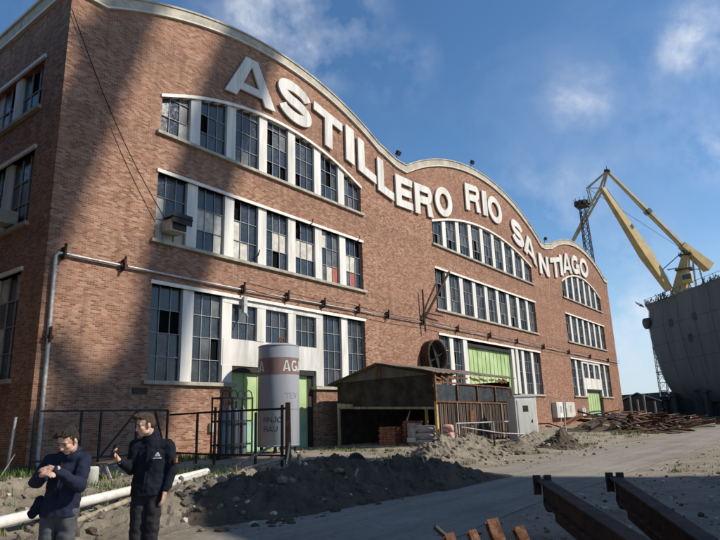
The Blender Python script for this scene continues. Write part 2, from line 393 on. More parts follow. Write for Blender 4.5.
# block capitals -----------------------------------------------------
def stroke(path, T):
    P = [Vector((a, b)) for a, b in path]; L = []; Rr = []
    for i, p in enumerate(P):
        d0 = (P[i]-P[i-1]).normalized() if i > 0 else None
        d1 = (P[i+1]-P[i]).normalized() if i < len(P)-1 else None
        if d0 is None: d0 = d1
        if d1 is None: d1 = d0
        n0 = Vector((-d0.y, d0.x)); n1 = Vector((-d1.y, d1.x)); n = (n0+n1).normalized()
        s = T/2/max(.45, n.dot(n0)); L.append(p+n*s); Rr.append(p-n*s)
    return [(v.x, v.y) for v in L]+[(v.x, v.y) for v in reversed(Rr)]
def arc(cx, cy, rx, ry, a0, a1, n=20):
    return [(cx+rx*cos(R(a0+(a1-a0)*i/n)), cy+ry*sin(R(a0+(a1-a0)*i/n))) for i in range(n+1)]
def glyph(ch, W, H, T):
    if ch == 'I': return [[(0,0),(0,H),(W,H),(W,0)]]
    if ch == 'L': return [[(0,0),(0,H),(T,H),(T,T*.85),(W,T*.85),(W,0)]]
    if ch == 'T': return [[(W/2-T/2,0),(W/2-T/2,H-T*.8),(0,H-T*.8),(0,H),(W,H),(W,H-T*.8),(W/2+T/2,H-T*.8),(W/2+T/2,0)]]
    if ch == 'E':
        t = T*.78; m = H/2
        return [[(0,0),(0,H),(W,H),(W,H-t),(T,H-t),(T,m+t/2),(W*.93,m+t/2),(W*.93,m-t/2),(T,m-t/2),(T,t),(W,t),(W,0)]]
    if ch == 'A':
        Zi = H*.80; zb = H*.17; zt = zb+T*.62; a = 1.12*T
        pl = lambda z: a+(W/2-a)*z/Zi
        return [[(0,0),(W/2-.6*T,H),(W/2+.6*T,H),(W,0),(W-a,0),(W-pl(zb),zb),(pl(zb),zb),(a,0)],
                [(pl(zt),zt),(W-pl(zt),zt),(W/2+.02,Zi),(W/2-.02,Zi)]]
    if ch == 'N': return [[(0,0),(0,H),(T*1.05,H),(W-T,T*1.25),(W-T,H),(W,H),(W,0),(W-T*1.05,0),(T,H-T*1.25),(T,0)]]
    if ch == 'O': return [arc(W/2,H/2,W/2,H/2,0,350,35), arc(W/2,H/2,W/2-T,H/2-T*.8,0,350,35)]
    if ch == 'S':
        ry = (H-T*.85)/4; rx = W/2-T/2
        return [stroke(arc(W/2,H-T*.42-ry,rx,ry,12,270,22)+arc(W/2,T*.42+ry,rx,ry,90,-168,22)[1:], T*.92)]
    if ch == 'G':
        return [stroke(arc(W/2,H/2,W/2-T/2,H/2-T*.42,42,312,26)+[(W-T*.5,H*.17),(W-T*.5,H*.42),(W*.56,H*.42)], T*.88)]
    if ch == 'R':
        b = .44*H; ry = (H-b)/2; cx = W-ry*1.0
        t = T*.78
        return [[(0,0),(0,H)]+[(cx,H)]+arc(cx,b+ry,W-.04*W-cx,ry,80,-80,14)+[(W*.86,b-.02*H),(W,0),(W-1.12*T,0),(W-1.3*T,b-.06*H),(T,b-.06*H),(T,0)],
                [(T,b+t*.75),(T,H-t)]+[(cx,H-t)]+arc(cx,b+ry+t*.05,W-.04*W-cx-T*.8,ry-t*.85,80,-80,10)]
    if ch == 'V': return [[(W/2-T*.5,0),(0,H),(T,H),(W/2,T*1.3),(W-T,H),(W,H),(W/2+T*.5,0)]]
    if ch == 'U': return [stroke([(T/2,H)]+arc(W/2,W/2,W/2-T/2,W/2-T/2,180,360,12)+[(W-T/2,H)], T)]
    if ch == 'J': return [stroke(arc(W*.4,W*.4,W*.4-T/2,W*.4-T/2,190,360,10)+[(W*.8-T/2,H),(W*.45,H)], T)]

# ------------------------------------------------------------------ the brick works
W1, B2 = 26.0, 29.41; LEN = 2*W1+B2
bld = empty('brick_factory', (0,0,0), 'long red brick factory with three arched gables and big white roof lettering', 'factory')
ZV = 20.3
def arch(x, x0, x1, rise, zb=ZV):
    c = (x0+x1)/2; h = (x1-x0)/2; rr = (h*h+rise*rise)/(2*rise)
    return zb+sqrt(max(0, rr*rr-(x-c)**2))-(rr-rise)
def topz(x):
    z = ZV
    for a, b, rise in ((1.55,24.0,2.75),(26.6,54.85,3.75),(57.4,79.8,2.75)):
        if a < x < b: z = max(z, arch(x, a, b, rise))
    if 22.8 < x < 25.6: z = max(z, ZV+.50*(1-sstep(22.8,25.6,x)))     # soft run-out into the valleys
    if 55.8 < x < 58.6: z = max(z, ZV+.50*sstep(55.8,58.6,x))
    return z
txs = sorted({round(LEN*i/220, 3) for i in range(221)} | {1.55, 24.0, 26.6, 54.85, 57.4, 79.8})
A1, B1, CC = 4.72, 20.58, 4.18
def head(x0, x1, rise=1.75, zb=17.2):
    return [(x0+(x1-x0)*i/24, arch(x0+(x1-x0)*i/24, x0, x1, rise, zb)) for i in range(25)]
groups = [(A1, B1, 7), (W1+CC, W1+B2-CC, 9), (LEN-B1, LEN-A1, 7)]
holes = []
for (x0, x1, n) in groups:
    holes.append([(x1, 15.4), (x0, 15.4)]+head(x0, x1))
    holes.append([(x0,10.0),(x0,13.3),(x1,13.3),(x1,10.0)])
doors = [(9.45,15.75), (34.75,44.85), (LEN-15.75,LEN-9.45)]
for (x0, x1, n), (d0, d1) in zip(groups, doors):
    holes.append([(x0,3.62),(x0,7.92),(x1,7.92),(x1,3.62),(d1,3.62),(d1,.12),(d0,.12),(d0,3.62)])
outline = [(0,-.6)]+[(x, topz(x)) for x in txs]+[(LEN,-.6)]
solid('front_wall', [outline]+holes, .45, lambda a,b,t: Vector((a,t,b)), M['brick'], bld)
# side walls
shole = []
for y0 in (2.0, 13.5):
    for z0, z1 in ((3.65,8.0),(10.1,13.4),(15.45,17.8)):
        shole.append([(y0,z0),(y0,z1),(y0+8.2,z1),(y0+8.2,z0)])
solid('side_wall', [[(.452,-.6),(.452,ZV),(46,ZV),(46,-.6)]]+shole, .45, lambda a,b,t: Vector((t,a,b)), M['brick'], bld)
solid('side_wall', [[(.452,-.6),(.452,ZV),(46,ZV),(46,-.6)]], .45, lambda a,b,t: Vector((LEN-.45+t,a,b)), M['brick'], bld)
mb = MB(); mb.span(0, LEN, 46.0, 46.4, -.6, ZV); mb.build('back_wall', M['brick'], bld)
# vaulted roof shells behind the parapet
for a, b, rise in ((.5,25.9,2.3),(26.1,55.3,3.2),(55.5,80.9,2.3)):
    mb = MB(); vs = []
    for i in range(25):
        x = a+(b-a)*i/24; z = arch(x, a, b, rise, ZV-.25)
        vs += [(x,.46,z),(x,46,z)]
    mb.add(vs, [(2*i,2*i+2,2*i+3,2*i+1) for i in range(24)], 0, True); mb.build('vault_roof', M['roofsheet'], bld)
# dark interior floors so that nothing shows through
# coping along the gables: lip, band, cap
def sweep(name, y0, y1, dz0, dz1, mat):
    mb = MB(); vs = []
    for x in txs:
        z = topz(x); vs += [(x,y0,z+dz0),(x,y1,z+dz0),(x,y1,z+dz1),(x,y0,z+dz1)]
    n = len(txs); fs = []
    for i in range(n-1):
        for j in range(4): fs.append((i*4+j, i*4+(j+1)%4, (i+1)*4+(j+1)%4, (i+1)*4+j))
    fs += [(3,2,1,0), ((n-1)*4, (n-1)*4+1, (n-1)*4+2, (n-1)*4+3)]
    mb.add(vs, fs); return mb.build(name, mat, bld)
sweep('coping_lip', -.15, .44, .002, .085, M['coping_lip'])
sweep('coping', -.07, .43, .087, .62, M['coping'])
sweep('coping_cap', -.13, .50, .622, .72, M['coping'])
mb = MB(); mb.span(-.17,.43,.46,46.3,ZV+.002,ZV+.15); mb.build('coping_lip', M['coping_lip'], bld)
mb = MB(); mb.span(-.10,.43,.46,46.3,ZV+.152,ZV+.80); mb.build('coping', M['coping'], bld)
mb = MB(); mb.span(-.2,.5,.51,46.4,ZV+.802,ZV+.95); mb.build('coping_cap', M['coping_lip'], bld)

rng = random.Random(5)
GL = [M['glass'], M['glass3'], M['glass2'], M['void'], M['curtain'], M['redcloth']]
def window(x0, x1, z0, z1, cols, rows, style, topf=None, side=False, special=None):
    """steel window: glazing bars with the panes as their child"""
    def T(x, y, z): return (y, x, z) if side else (x, y, z)
    yg = .24; fr = MB(); pn = MB()
    def bx(mbx, a0, a1, b0, b1, c0, c1, mi=0):
        p = T(a0,b0,c0); q = T(a1,b1,c1); mbx.span(p[0],q[0],p[1],q[1],p[2],q[2],mi)
    ztop = (lambda x: z1) if topf is None else (lambda x: topf(x)+.02)
    zm = max(ztop(x0), ztop(x1), ztop((x0+x1)/2))
    w = .028
    for i in range(cols+1):
        x = x0+(x1-x0)*i/cols; ww = w*1.5 if i in (0, cols) else w
        bx(fr, x-ww/2, x+ww/2, yg-.035, yg+.02, z0, ztop(min(max(x,x0+.02),x1-.02)))
    hz = [z0+(z1-z0)*j/rows for j in range(rows+1)]
    if topf is not None:
        hz = [z0]; st = 1.02
        while hz[-1]+st*1.25 < zm: hz.append(hz[-1]+st)
        hz.append(zm)
    for z in hz[:-1]: bx(fr, x0, x1, yg-.04, yg+.015, z-w/2, z+w/2)
    for i in range(cols):
        for j in range(len(hz)-1):
            a, b = x0+(x1-x0)*i/cols, x0+(x1-x0)*(i+1)/cols
            c, d = hz[j], hz[j+1]
            if special and (i, j) in special: mi = special[(i, j)]
            else:
                q = rng.random(); p = style
                mi = 0 if q < p[0] else 1 if q < p[0]+p[1] else 2 if q < p[0]+p[1]+p[2] else 3 if q < p[0]+p[1]+p[2]+p[3] else 4
            t = [rng.uniform(-.012,.012) for _ in range(3)]
            if mi == 3: t = [.08]*3
            vs = [T(a, yg+.02+t[0], c), T(b, yg+.02+t[1], c), T(b, yg+.02+t[2], d), T(a, yg+.02+t[0]+t[2]-t[1], d)]
            pn.add(vs, [(0,1,2,3)] if not side else [(3,2,1,0)], mi)
    f = fr.build('window', M['muntin'], bld); pn.build('pane', GL, f)
    # dark room right behind the glass
    return f
def bank(x0, x1, n, z0, z1, rows, style, topf=None, lo=None, special={}):
    pitch = (x1-x0+.62)/n; pw = pitch-.62
    for i in range(n):
        a = x0+i*pitch; tf = None
        if topf: tf = topf
        window(a, a+pw, (lo or {}).get(i, z0), z1, 3, rows, style, tf, special=special.get(i))
        if i < n-1:
            mb = MB(); zt = z1+.05 if not topf else topf(a+pw+.31)+.12
            mb.span(a+pw, a+pw+.62, .07, .40, z0-.02, zt); mb.build('mullion', M['white'], bld)
    return pitch, pw
def lintel(x0, x1, f):
    mb = MB(); vs = []; n = 24
    for i in range(n+1):
        x = x0-.08+(x1-x0+.16)*i/n; xx = min(max(x,x0),x1); z = f(xx)
        vs += [(x,-.07,z),(x,.30,z),(x,.30,z+.17),(x,-.07,z+.17)]
    fs = [(i*4+j, i*4+(j+1)%4, (i+1)*4+(j+1)%4, (i+1)*4+j) for i in range(n) for j in range(4)]+[(3,2,1,0),(n*4,n*4+1,n*4+2,n*4+3)]
    mb.add(vs, fs); mb.build('lintel', M['lintel'], bld)
def sill(x0, x1, z, y1=.36):
    mb = MB(); mb.span(x0-.22, x1+.22, -.17, y1, z-.17, z); mb.build('sill', M['sill'], bld, bevel=.02)
sty_a = (.50,.34,.11,.05,.0); sty_b = (.42,.26,.14,.06,.12); sty_c = (.18,.30,.47,.05,.0)
for gi, (x0, x1, n) in enumerate(groups):
    f3 = lambda x, a=x0, b=x1: arch(min(max(x,a),b), a, b, 1.75, 17.2)
    s = sty_c if gi else sty_a
    sp3 = {0: {(2,0): 4}, 3: {(0,0): 3, (2,0): 3}, 4: {(0,0): 3}, 5: {(1,1): 3}} if gi == 0 else {0: {(1,0): 3}, 1: {(1,0): 3}, 3: {(1,0): 3, (2,0): 3, (1,1): 3}}
    bank(x0, x1, n, 15.4, 17.3, 2, s, f3, special=sp3)
    lintel(x0, x1, f3); sill(x0, x1, 15.4)
    if gi == 0:
        sp2 = {0: {(0,0): 4, (1,0): 4, (2,0): 4, (0,1): 4}, 1: {(0,0): 1, (1,0): 0, (2,0): 4, (0,1): 4, (1,1): 4, (2,1): 4}, 2: {(0,0): 4, (1,0): 4, (0,1): 4, (2,0): 0},
               3: {(0,0): 0, (1,0): 3, (2,0): 1, (1,1): 4, (2,1): 4}, 4: {(0,1): 4, (1,1): 4, (2,1): 4, (0,0): 0}, 5: {(1,0): 4, (2,0): 5, (0,2): 4}, 6: {(0,1): 4, (1,1): 4, (1,0): 5, (0,0): 2}}
    else: sp2 = {0: {(0,0): 3, (1,1): 3}}
    bank(x0, x1, n, 10.0, 13.3, 3, (.62,.25,.08,.05,0) if gi == 0 else s, special=sp2)
    lintel(x0, x1, lambda x: 13.3); sill(x0, x1, 10.0)
    lintel(x0, x1, lambda x: 7.92)
# ground floors
def ground_floor(x0, x1, n, d0, d1, full, style, mirror=False):
    pitch = (x1-x0+.62)/n; pw = pitch-.62
    for i in range(n):
        a = x0+i*pitch
        if i in full: window(a, a+pw, 3.64, 7.9, 3, 4, style, special={(1,2): 3, (2,2): 3} if (i == 0 and x0 < 6) else None)
        elif full is not None and d1-d0 < 8: window(a, a+pw, 5.86, 7.62, 3, 2, style)
        if i < n-1:
            inside = a+pw+.62 > d0+.1 and a+pw < d1-.1
            if d1-d0 > 8 and inside and d0+.4 < a+pw and a+pw+.62 < d1-.4: continue
            mb = MB(); mb.span(a+pw, a+pw+.62, .07, .40, 5.86 if (inside and d1-d0 < 8) else (3.6 if True else 0), 7.95); mb.build('mullion', M['white'], bld)
ground_floor(*groups[0], *doors[0], (0,1,5,6), sty_a)
ground_floor(*groups[1], *doors[1], (0,1,6,7,8), (.3,.4,.25,.05,0))
ground_floor(*groups[2], *doors[2], (0,1,5,6), sty_c)
for (x0, x1, n), (d0, d1) in zip(groups, doors):
    big = d1-d0 > 8
    if not big:
        mb = MB(); mb.span(d0-.55, d1+.55, .05, .39, 4.5, 5.83); mb.build('white_beam', M['white'], bld)
        mb = MB(); mb.span(d0-.55, d1+.55, .05, .39, 7.64, 7.93); mb.build('white_beam', M['white'], bld)
    for a in (d0, d1):
        sgn = -1 if a == d0 else 1
        mb = MB(); mb.span(a, a+sgn*.62, -.004, .38, 3.66 if not big else 3.66, 4.49 if not big else 7.9); mb.build('door_pier', M['white'], bld)
    sill(x0, d0-.05, 3.62); sill(d1+.05, x1, 3.62)
    zt = 4.5 if not big else 7.7
    # sliding door leaves, set back in the opening
    mb = MB(); mb.span(d0, d1, .10, .32, zt-.28, zt-.005); mb.build('door_header', M['darksteel'], bld)
    nl = 2 if not big else 4; ww = (d1-d0-.55)/nl
    for i in range(nl):
        a = d0+.12+i*ww
        dm = MB(); dm.span(a+.02, a+ww-.02, .34, .40, .13, zt-.29, 0)
        dr = dm.build('door', M['green'], bld)
        lw = MB(); lw.span(a+.1, a+ww-.1, .325, .338, .35, 1.9 if not big else 2.6); lw.build('door_panel', M['green2'], dr)
        bar = MB()
        for q in range(4): bar.span(a+.02+(ww-.1)*q/3, a+.06+(ww-.1)*q/3, .30, .324, .14, zt-.30)
        bar.build('door_rib', M['green'], dr)
    mb = MB(); mb.span(d1-.42, d1-.03, .28, .44, .13, zt-.29); mb.build('door_jamb', M['darksteel'], bld)
# side-wall windows
for y0 in (2.0, 13.5):
    for z0, z1, rows in ((3.65,8.0,4),(10.1,13.4,3),(15.45,17.8,2)):
        pitch = (8.2+.6)/3
        for i in range(3):
            window(y0+i*pitch, y0+i*pitch+pitch-.6, z0, z1, 3, rows, (.4,.3,.1,.05,.15), side=True)
            if i < 2:
                mb = MB(); mb.span(.07, .40, y0+(i+1)*pitch-.6, y0+(i+1)*pitch, z0-.01, z1+.02); mb.build('mullion', M['white'], bld)
        mb = MB(); mb.span(-.10, .3, y0-.15, y0+8.35, z1, z1+.17); mb.build('lintel', M['lintel'], bld)
        mb = MB(); mb.span(-.17, .34, y0-.2, y0+8.4, z0-.17, z0); mb.build('sill', M['sill'], bld)
mb = MB(); mb.box((-.25, 3.6, 10.55), (.75,.85,.6)); mb.build('air_conditioner', M['sill'], bld, bevel=.02)

# roof lettering: each letter stands on pegs in front of the bricks
LET = [('A',8.4,12.2,19.28,19.5,2.65),('S',12.4,15.42,19.72,19.35,2.6),('T',15.62,18.5,19.25,18.75,2.5),('I',18.86,19.76,18.8,18.62,2.62),
 ('L',20.2,22.28,18.47,18.02,2.5),('L',22.5,24.5,17.68,17.35,2.6),('E',24.8,27.12,17.15,17.28,2.5),('R',27.46,30.25,17.25,17.5,2.55),('O',30.68,33.62,17.95,18.3,2.65),
 ('R',36.33,39.3,19.9,20.3,2.6),('I',39.85,40.85,20.28,20.4,2.55),('O',41.02,44.2,20.25,20.1,2.7),
 ('S',46.38,49.42,19.3,18.75,2.6),('A',49.3,52.75,18.75,17.45,2.5),('N',53.4,56.4,16.95,16.95,2.42),('T',57.1,60.4,17.0,17.75,2.45),
 ('I',60.45,61.4,17.92,18.0,2.65),('A',61.5,64.95,18.4,18.9,2.6),('G',65.0,68.25,19.0,19.3,2.5),('O',68.5,72.0,19.2,19.45,2.65)]
for ch, x0, x1, za, zb, H in LET:
    Wd = x1-x0; T = .74 if ch != 'I' else .9
    solid('letter', glyph(ch, Wd, H, T), .11,
          lambda a,b,t,x0=x0,za=za,zb=zb,Wd=Wd: Vector((x0+a, -.20+t, za+(zb-za)*a/Wd+b)), M['letter'], bld)

# pipes, cables and fittings on the wall
mb = MB(); mb.tube([(.36,-.14,.3),(.34,-.14,4.0),(.30,-.14,8.25),(.38,-.14,8.42),(.8,-.14,8.44)], .085, 10); mb.build('drainpipe', M['galv'], bld)
mb = MB(); mb.tube([(.8,-.13,8.44),(9.9,-.13,8.40)], .055, 8); mb.tube([(9.9,-.13,8.4),(28,-.13,8.62)], .035, 6); mb.tube([(28,-.13,8.62),(81,-.13,8.5)], .035, 6); mb.build('conduit', M['galv'], bld)
for o in (-.22, .2):
    mb = MB(); pts = []
    for i in range(0, 73):
        x = 9.9+i; sag = .14*((i % 9)/9-.5)**2*4-.14
        pts.append((x, -.28, 8.62+o*.8+sag*.8))
    mb.tube(pts, .02, 5); mb.build('cable', M['rubber'], bld)
for x, z in ((.6,8.44),(3.2,8.44),(.33,5.1),(9.95,8.4),(13.2,8.45),(16.3,8.48),(19.7,8.55),(23,8.58),(27.6,8.6),(33,8.6),(39,8.6),(45,8.58),(52,8.57),(60,8.55),(68,8.53),(76,8.5)):
    mb = MB(); mb.span(x-.04, x+.04, -.32, -.01, z-.22, z+.26); mb.span(x-.16, x+.16, -.22, -.12, z-.06, z+.06)
    mb.lathe((x,-.28,z+.26), [(.03,0),(.06,.03),(.06,.1),(.03,.14)], 8); mb.build('bracket', M['rustdark'], bld)
mb = MB(); mb.span(9.98,10.2,-.22,-.02,7.2,8.05); mb.tube([(10.09,-.2,7.2),(10.0,-.5,6.95)], .05, 8); mb.build('wall_lamp', M['galv'], bld)
mb = MB(); pts = [(-.02+5.0*t, -.1-.25*t, 19.35-8.4*t-1.3*sin(pi*t)*.5) for t in [i/14 for i in range(15)]]
mb.tube(pts, .022, 5); mb.build('cable', M['rubber'], bld)
mb = MB(); mb.span(5.15,6.0,-.62,.16,10.42,11.0); ac = mb.build('air_conditioner', M['curtain'], bld, bevel=.03)
mb = MB(); mb.span(5.2,5.95,-.66,-.63,10.47,10.95); mb.build('grille', M['darksteel'], ac)
mb = MB(); mb.beam((5.05,-.8,11.02),(6.15,-.8,10.98),.04,.5); mb.box((5.6,-.45,11.04),(1.15,.85,.03)); mb.build('rain_cover', M['darksteel'], ac)
mb = MB(); mb.span(8.1,8.35,-.16,-.01,1.35,1.75); mb.build('junction_box', M['curtain'], bld, bevel=.01)
mb = MB(); mb.span(4.05,4.75,-.035,-.004,3.05,3.3); mb.build('vent_grille', M['darksteel'], bld)
# round ventilation duct
mb = MB(); n = 28; prof = [(1.34,-.02),(1.34,-.5),(1.40,-.52),(1.40,-.8),(1.32,-.8),(1.26,-.5),(1.26,.2)]
vs = [(28.5+r*cos(2*pi*j/n), y, 5.95+r*sin(2*pi*j/n)) for r, y in prof for j in range(n)]
mb.add(vs, [(i*n+j, i*n+(j+1)%n, (i+1)*n+(j+1)%n, (i+1)*n+j) for i in range(len(prof)-1) for j in range(n)], 0, True)
mb.add([(28.5+1.25*cos(2*pi*j/n), -.25, 5.95+1.25*sin(2*pi*j/n)) for j in range(n)], [tuple(range(n))], 1)
for q in range(4): mb.beam((28.5,-.33,5.95),(28.5+1.2*cos(q*pi/2+.4),-.33,5.95+1.2*sin(q*pi/2+.4)),.5,.03,1)
mb.build('ventilation_duct', [M['rustdark'], M['darksteel']], bld)
# strut bracket beside the middle windows
mb = MB(); mb.tube([(27.7,-.3,7.9),(27.6,-.3,11.1)],.07,8); mb.tube([(27.7,-.35,9.0),(29.2,-.8,11.1),(30.7,-1.0,12.9)],.1,8); mb.tube([(27.7,-.3,9.35),(30.3,-.4,9.35)],.06,8); mb.build('hoist_strut', M['rustdark'], bld)
for x in (10.6, 14.9, 19.5):
    mb = MB(); z = 13.0 if x != 10.6 else 10.15; mb.tube([(x,-.05,z),(x,-.55,z+.15),(x+.05,-.6,z+.45)],.035,6); mb.build('bracket', M['rustdark'], bld)
for x in (25.5, 56.6, 38.5):
    z = topz(x)+.80; fl = MB(); fl.tube([(x,.1,z-.05),(x,.05,z+.35)],.035,6); fl.box((x,-.1,z+.5),(.42,.22,.34),Matrix.Rotation(.5,3,'X')); fl.build('floodlight', M['darksteel'], bld)
for x0, x1, m in ((53.0,55.5,'white'),(55.9,58.8,'curtain'),(61.4,62.5,'white')):
    mb = MB(); mb.span(x0,x1,-.55,-.01,1.25,2.85 if x0 < 60 else 2.2); cb = mb.build('switch_cabinet', M[m], bld, bevel=.03)
    mb = MB(); mb.span((x0+x1)/2-.25,(x0+x1)/2+.25,-.56,-.552,1.75,2.45); mb.build('cabinet_door', M['muntin'], cb)
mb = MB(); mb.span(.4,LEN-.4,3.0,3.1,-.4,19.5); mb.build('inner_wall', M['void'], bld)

# ------------------------------------------------------------------ gas tank
tk = empty('storage_tank', (10.75,-1.95,.3), 'tall grey cylindrical tank with a dark red band lettered AGA', 'tank')
TX, TY = 10.75, -1.95
def tl(mb, name, m, parent): return mb.build(name, m, parent)
mb = MB(); mb.lathe((0,0,0), [(.98,.28),(1.0,.32),(1.0,5.0),(.97,5.06),(.6,5.16),(.12,5.2)], 48); body = mb.build('tank_body', M['tank'], tk)
mb = MB(); mb.lathe((0,0,0), [(1.006,3.62),(1.006,4.42)], 48); mb.f = mb.f[:-2]; mb.m = mb.m[:-2]; mb.sm = mb.sm[:-2]; band = mb.build('colour_band', M['band'], tk)
for z in (5.02, .34, 2.0):
    mb = MB(); mb.lathe((0,0,0), [(1.004,z-.02),(1.022,z-.012),(1.022,z+.012),(1.004,z+.02)], 48); mb.build('weld_ring', M['tank'], tk)
for a in range(4):
    mb = MB(); t = a*pi/2+.6; mb.tube([(.82*cos(t),.82*sin(t),-.1),(.82*cos(t),.82*sin(t),.34)],.08,8); mb.build('leg', M['rustdark'], tk)
mb = MB(); mb.tube([(-.1,-.1,5.18),(-.1,-.1,5.45),(.25,-.1,5.45),(.3,-.1,5.2)],.05,8); mb.lathe((.35,.1,5.15),[(.12,0),(.12,.18),(.05,.22)],10); mb.build('valve', M['rust'], tk)
camdir = atan2(-23.13-TY, -10.41-TX)
def wrap(name, word_items, rad, m):
    for ch, ang, zc, w, h, T in word_items:
        base = camdir+R(ang)
        solid(name, glyph(ch, w, h, T), .006, lambda a,b,t,base=base,w=w,zc=zc,h=h: Vector(((rad+.006-t)*cos(base+(a-w/2)/rad), (rad+.006-t)*sin(base+(a-w/2)/rad), zc-h/2+b)), m, tk, bis=[w*q/8 for q in range(1,8)])
wrap('band_letter', [(c, a, 4.02, .40, .52, .085) for c, a in (('A',22),('G',48),('A',74),('A',-104),('G',-79),('A',-54),('A',148),('G',174),('A',200))], 1.009, M['tanktext'])
wrap('graffiti_letter', [('R',-38,1.52,.22,.24,.03),('N',-24,1.52,.22,.24,.03),('J',-10,1.52,.22,.24,.03),('O',3,1.52,.22,.24,.03),('R',-36,1.10,.22,.24,.03),('A',-22,1.10,.24,.24,.03),('U',-8,1.10,.2,.24,.03)], 1.004, M['graffiti'])
wrap('faded_letter', [('T',24,2.62,.22,.26,.03),('E',38,2.62,.2,.26,.03),('V',52,2.62,.22,.26,.03)], 1.004, M['faint'])

# ------------------------------------------------------------------ gas bottle rack
rk = empty('cylinder_rack', (7.0,-2.95,.3), 'dark steel rack with hoops on top beside the grey tank', 'rack')
mb = MB()
for x in (-.85,-.28,.28,.85):
    for y in (-.3,.3): mb.tube([(x,y,0),(x,y,2.5)],.04,8)
for z in (.12,.55,1.5,2.45):
    for y in (-.3,.3): mb.beam((-.85,y,z),(.85,y,z),.05,.07)
    for x in (-.85,.85): mb.beam((x,-.3,z),(x,.3,z),.05,.07)
mb.build('rack_frame', M['darksteel'], rk)
for i, x in enumerate((-.62,-.2,.22,.62)):
    mb = MB(); mb.tube([(x-.2,-.3,2.45)]+[(x+.2*cos(R(180-q)),-.3,2.52+.25*sin(R(180-q))) for q in range(0,181,20)]+[(x+.2,-.3,2.45)],.025,6); mb.build('hoop', M['darksteel'], rk)
mb = MB(); mb.span(-.9,.9,-.34,.34,.02,.1); mb.build('base_plate', M['rustdark'], rk)
first = None
for i, x in enumerate((-.57,-.19,.19,.57)):
    if first is None:
        first = empty('gas_cylinder', (0,0,0), 'x', 'gas cylinder', 'gas cylinders standing in the rack')
        mb = MB(); mb.lathe((0,0,0), [(.15,0),(.16,.03),(.16,1.75),(.13,1.9),(.06,1.98),(.05,2.08)], 20); mb.build('cylinder_body', M['bottle'], first)
        mb = MB(); mb.lathe((0,0,2.08), [(.03,0),(.03,.1),(.05,.11),(.05,.16)], 10); mb.tube([(-.07,0,2.17),(.07,0,2.17)],.02,6); mb.build('valve', M['rust'], first)
        c = first
    else: c = copy_tree(first)
    c.location = (7.0+x, -2.95, .4)
    c['label'] = ('leftmost grey gas cylinder in the hooped rack','second grey gas cylinder from the left in the hooped rack','third grey gas cylinder from the left in the hooped rack','grey gas cylinder in the rack nearest the big tank')[i]

# ------------------------------------------------------------------ steel fence
def fence(name, label, pts, top, mats, braces=(), low=.35, mesh=True):
    root = empty(name, (pts[0][0], pts[0][1], .3), label, 'fence')
    o = Vector((pts[0][0], pts[0][1], .3))
    for a, b in zip(pts[:-1], pts[1:]):
        mb = MB(); mb.beam(Vector((a[0],a[1],top))-o, Vector((b[0],b[1],top))-o, .06, .07); mb.build('rail', mats[0], root)
        mb = MB(); mb.beam(Vector((a[0],a[1],low+.3))-o, Vector((b[0],b[1],low+.3))-o, .05, .06); mb.build('rail', mats[0], root)
    return root, o
fe, fo = fence('yard_fence', 'dark braced steel frame fence standing against the brick wall behind the two men', [(-.5,-1.5),(4.8,-1.5)], 2.32, [M['darksteel']])
for x in (-.5,1.15,1.9,3.4,4.8):
    mb = MB(); mb.box(Vector((x,-1.5,1.27))-fo,(.07,.07,2.1)); mb.build('post', M['darksteel'], fe)
for a, b in (((2.0,.7),(3.4,2.3)),((4.75,.7),(4.2,2.3))):
    mb = MB(); mb.beam(Vector((a[0],-1.5,a[1]))-fo, Vector((b[0],-1.5,b[1]))-fo,.06,.06); mb.build('brace', M['darksteel'], fe)
f2, fo2 = fence('yard_fence', 'rusty steel tube fence running out from the wall in front of the gas rack', [(4.85,-1.6),(4.0,-5.5),(4.03,-9.0)], 2.13, [M['darksteel']])
for (x, y, h, m) in ((4.3,-4.1,2.0,'darksteel'),(4.0,-5.5,2.15,'darksteel'),(4.02,-7.6,1.9,'darksteel'),(4.02,-8.85,2.1,'darksteel')):
    mb = MB(); mb.box(Vector((x,y,.15+h/2))-fo2,(.07,.07,h)); mb.build('post', M[m], f2)
wp = MB(); wp.tube([(4.05,-9.1,.1),(4.03,-9.1,2.32)],[.11,.085],9); tag(wp.build('wooden_post', M['rust'], origin=(4.05,-9.1,.1)), 'thick weathered brown post at the end of the tube fence', 'post')
def leaning(name, p0, p1, r, m, label, cat, group=None):
    mb = MB(); mb.tube([p0,p1], r, 8); return tag(mb.build(name, M[m], origin=p0), label, cat, group)
leaning('rag_strip', (3.85,-9.2,.35), (4.0,-9.22,1.05), .03, 'pipewhite', 'pale strip hanging off the brown fence end post', 'strip')
leaning('steel_post', (-.95,-.85,.2), (-.80,-.75,2.15), .055, 'galv', 'grey steel post standing by the brick corner', 'post')
leaning('stick', (-1.9,-2.6,.25), (-1.2,-1.9,.95), .02, 'timber', 'thin pale stick poking from the grass behind the man in navy', 'stick')
for p0, p1, lab in (((2.2,-8.6,.42),(4.1,-8.3,.95),'grey weathered pole propped on the tube fence, the upper of two'),((2.0,-9.3,.40),(4.4,-8.9,.62),'long weathered pole lying low against the tube fence foot')):
    leaning('wooden_pole', p0, p1, .05, 'timber', lab, 'pole', 'poles by the tube fence')

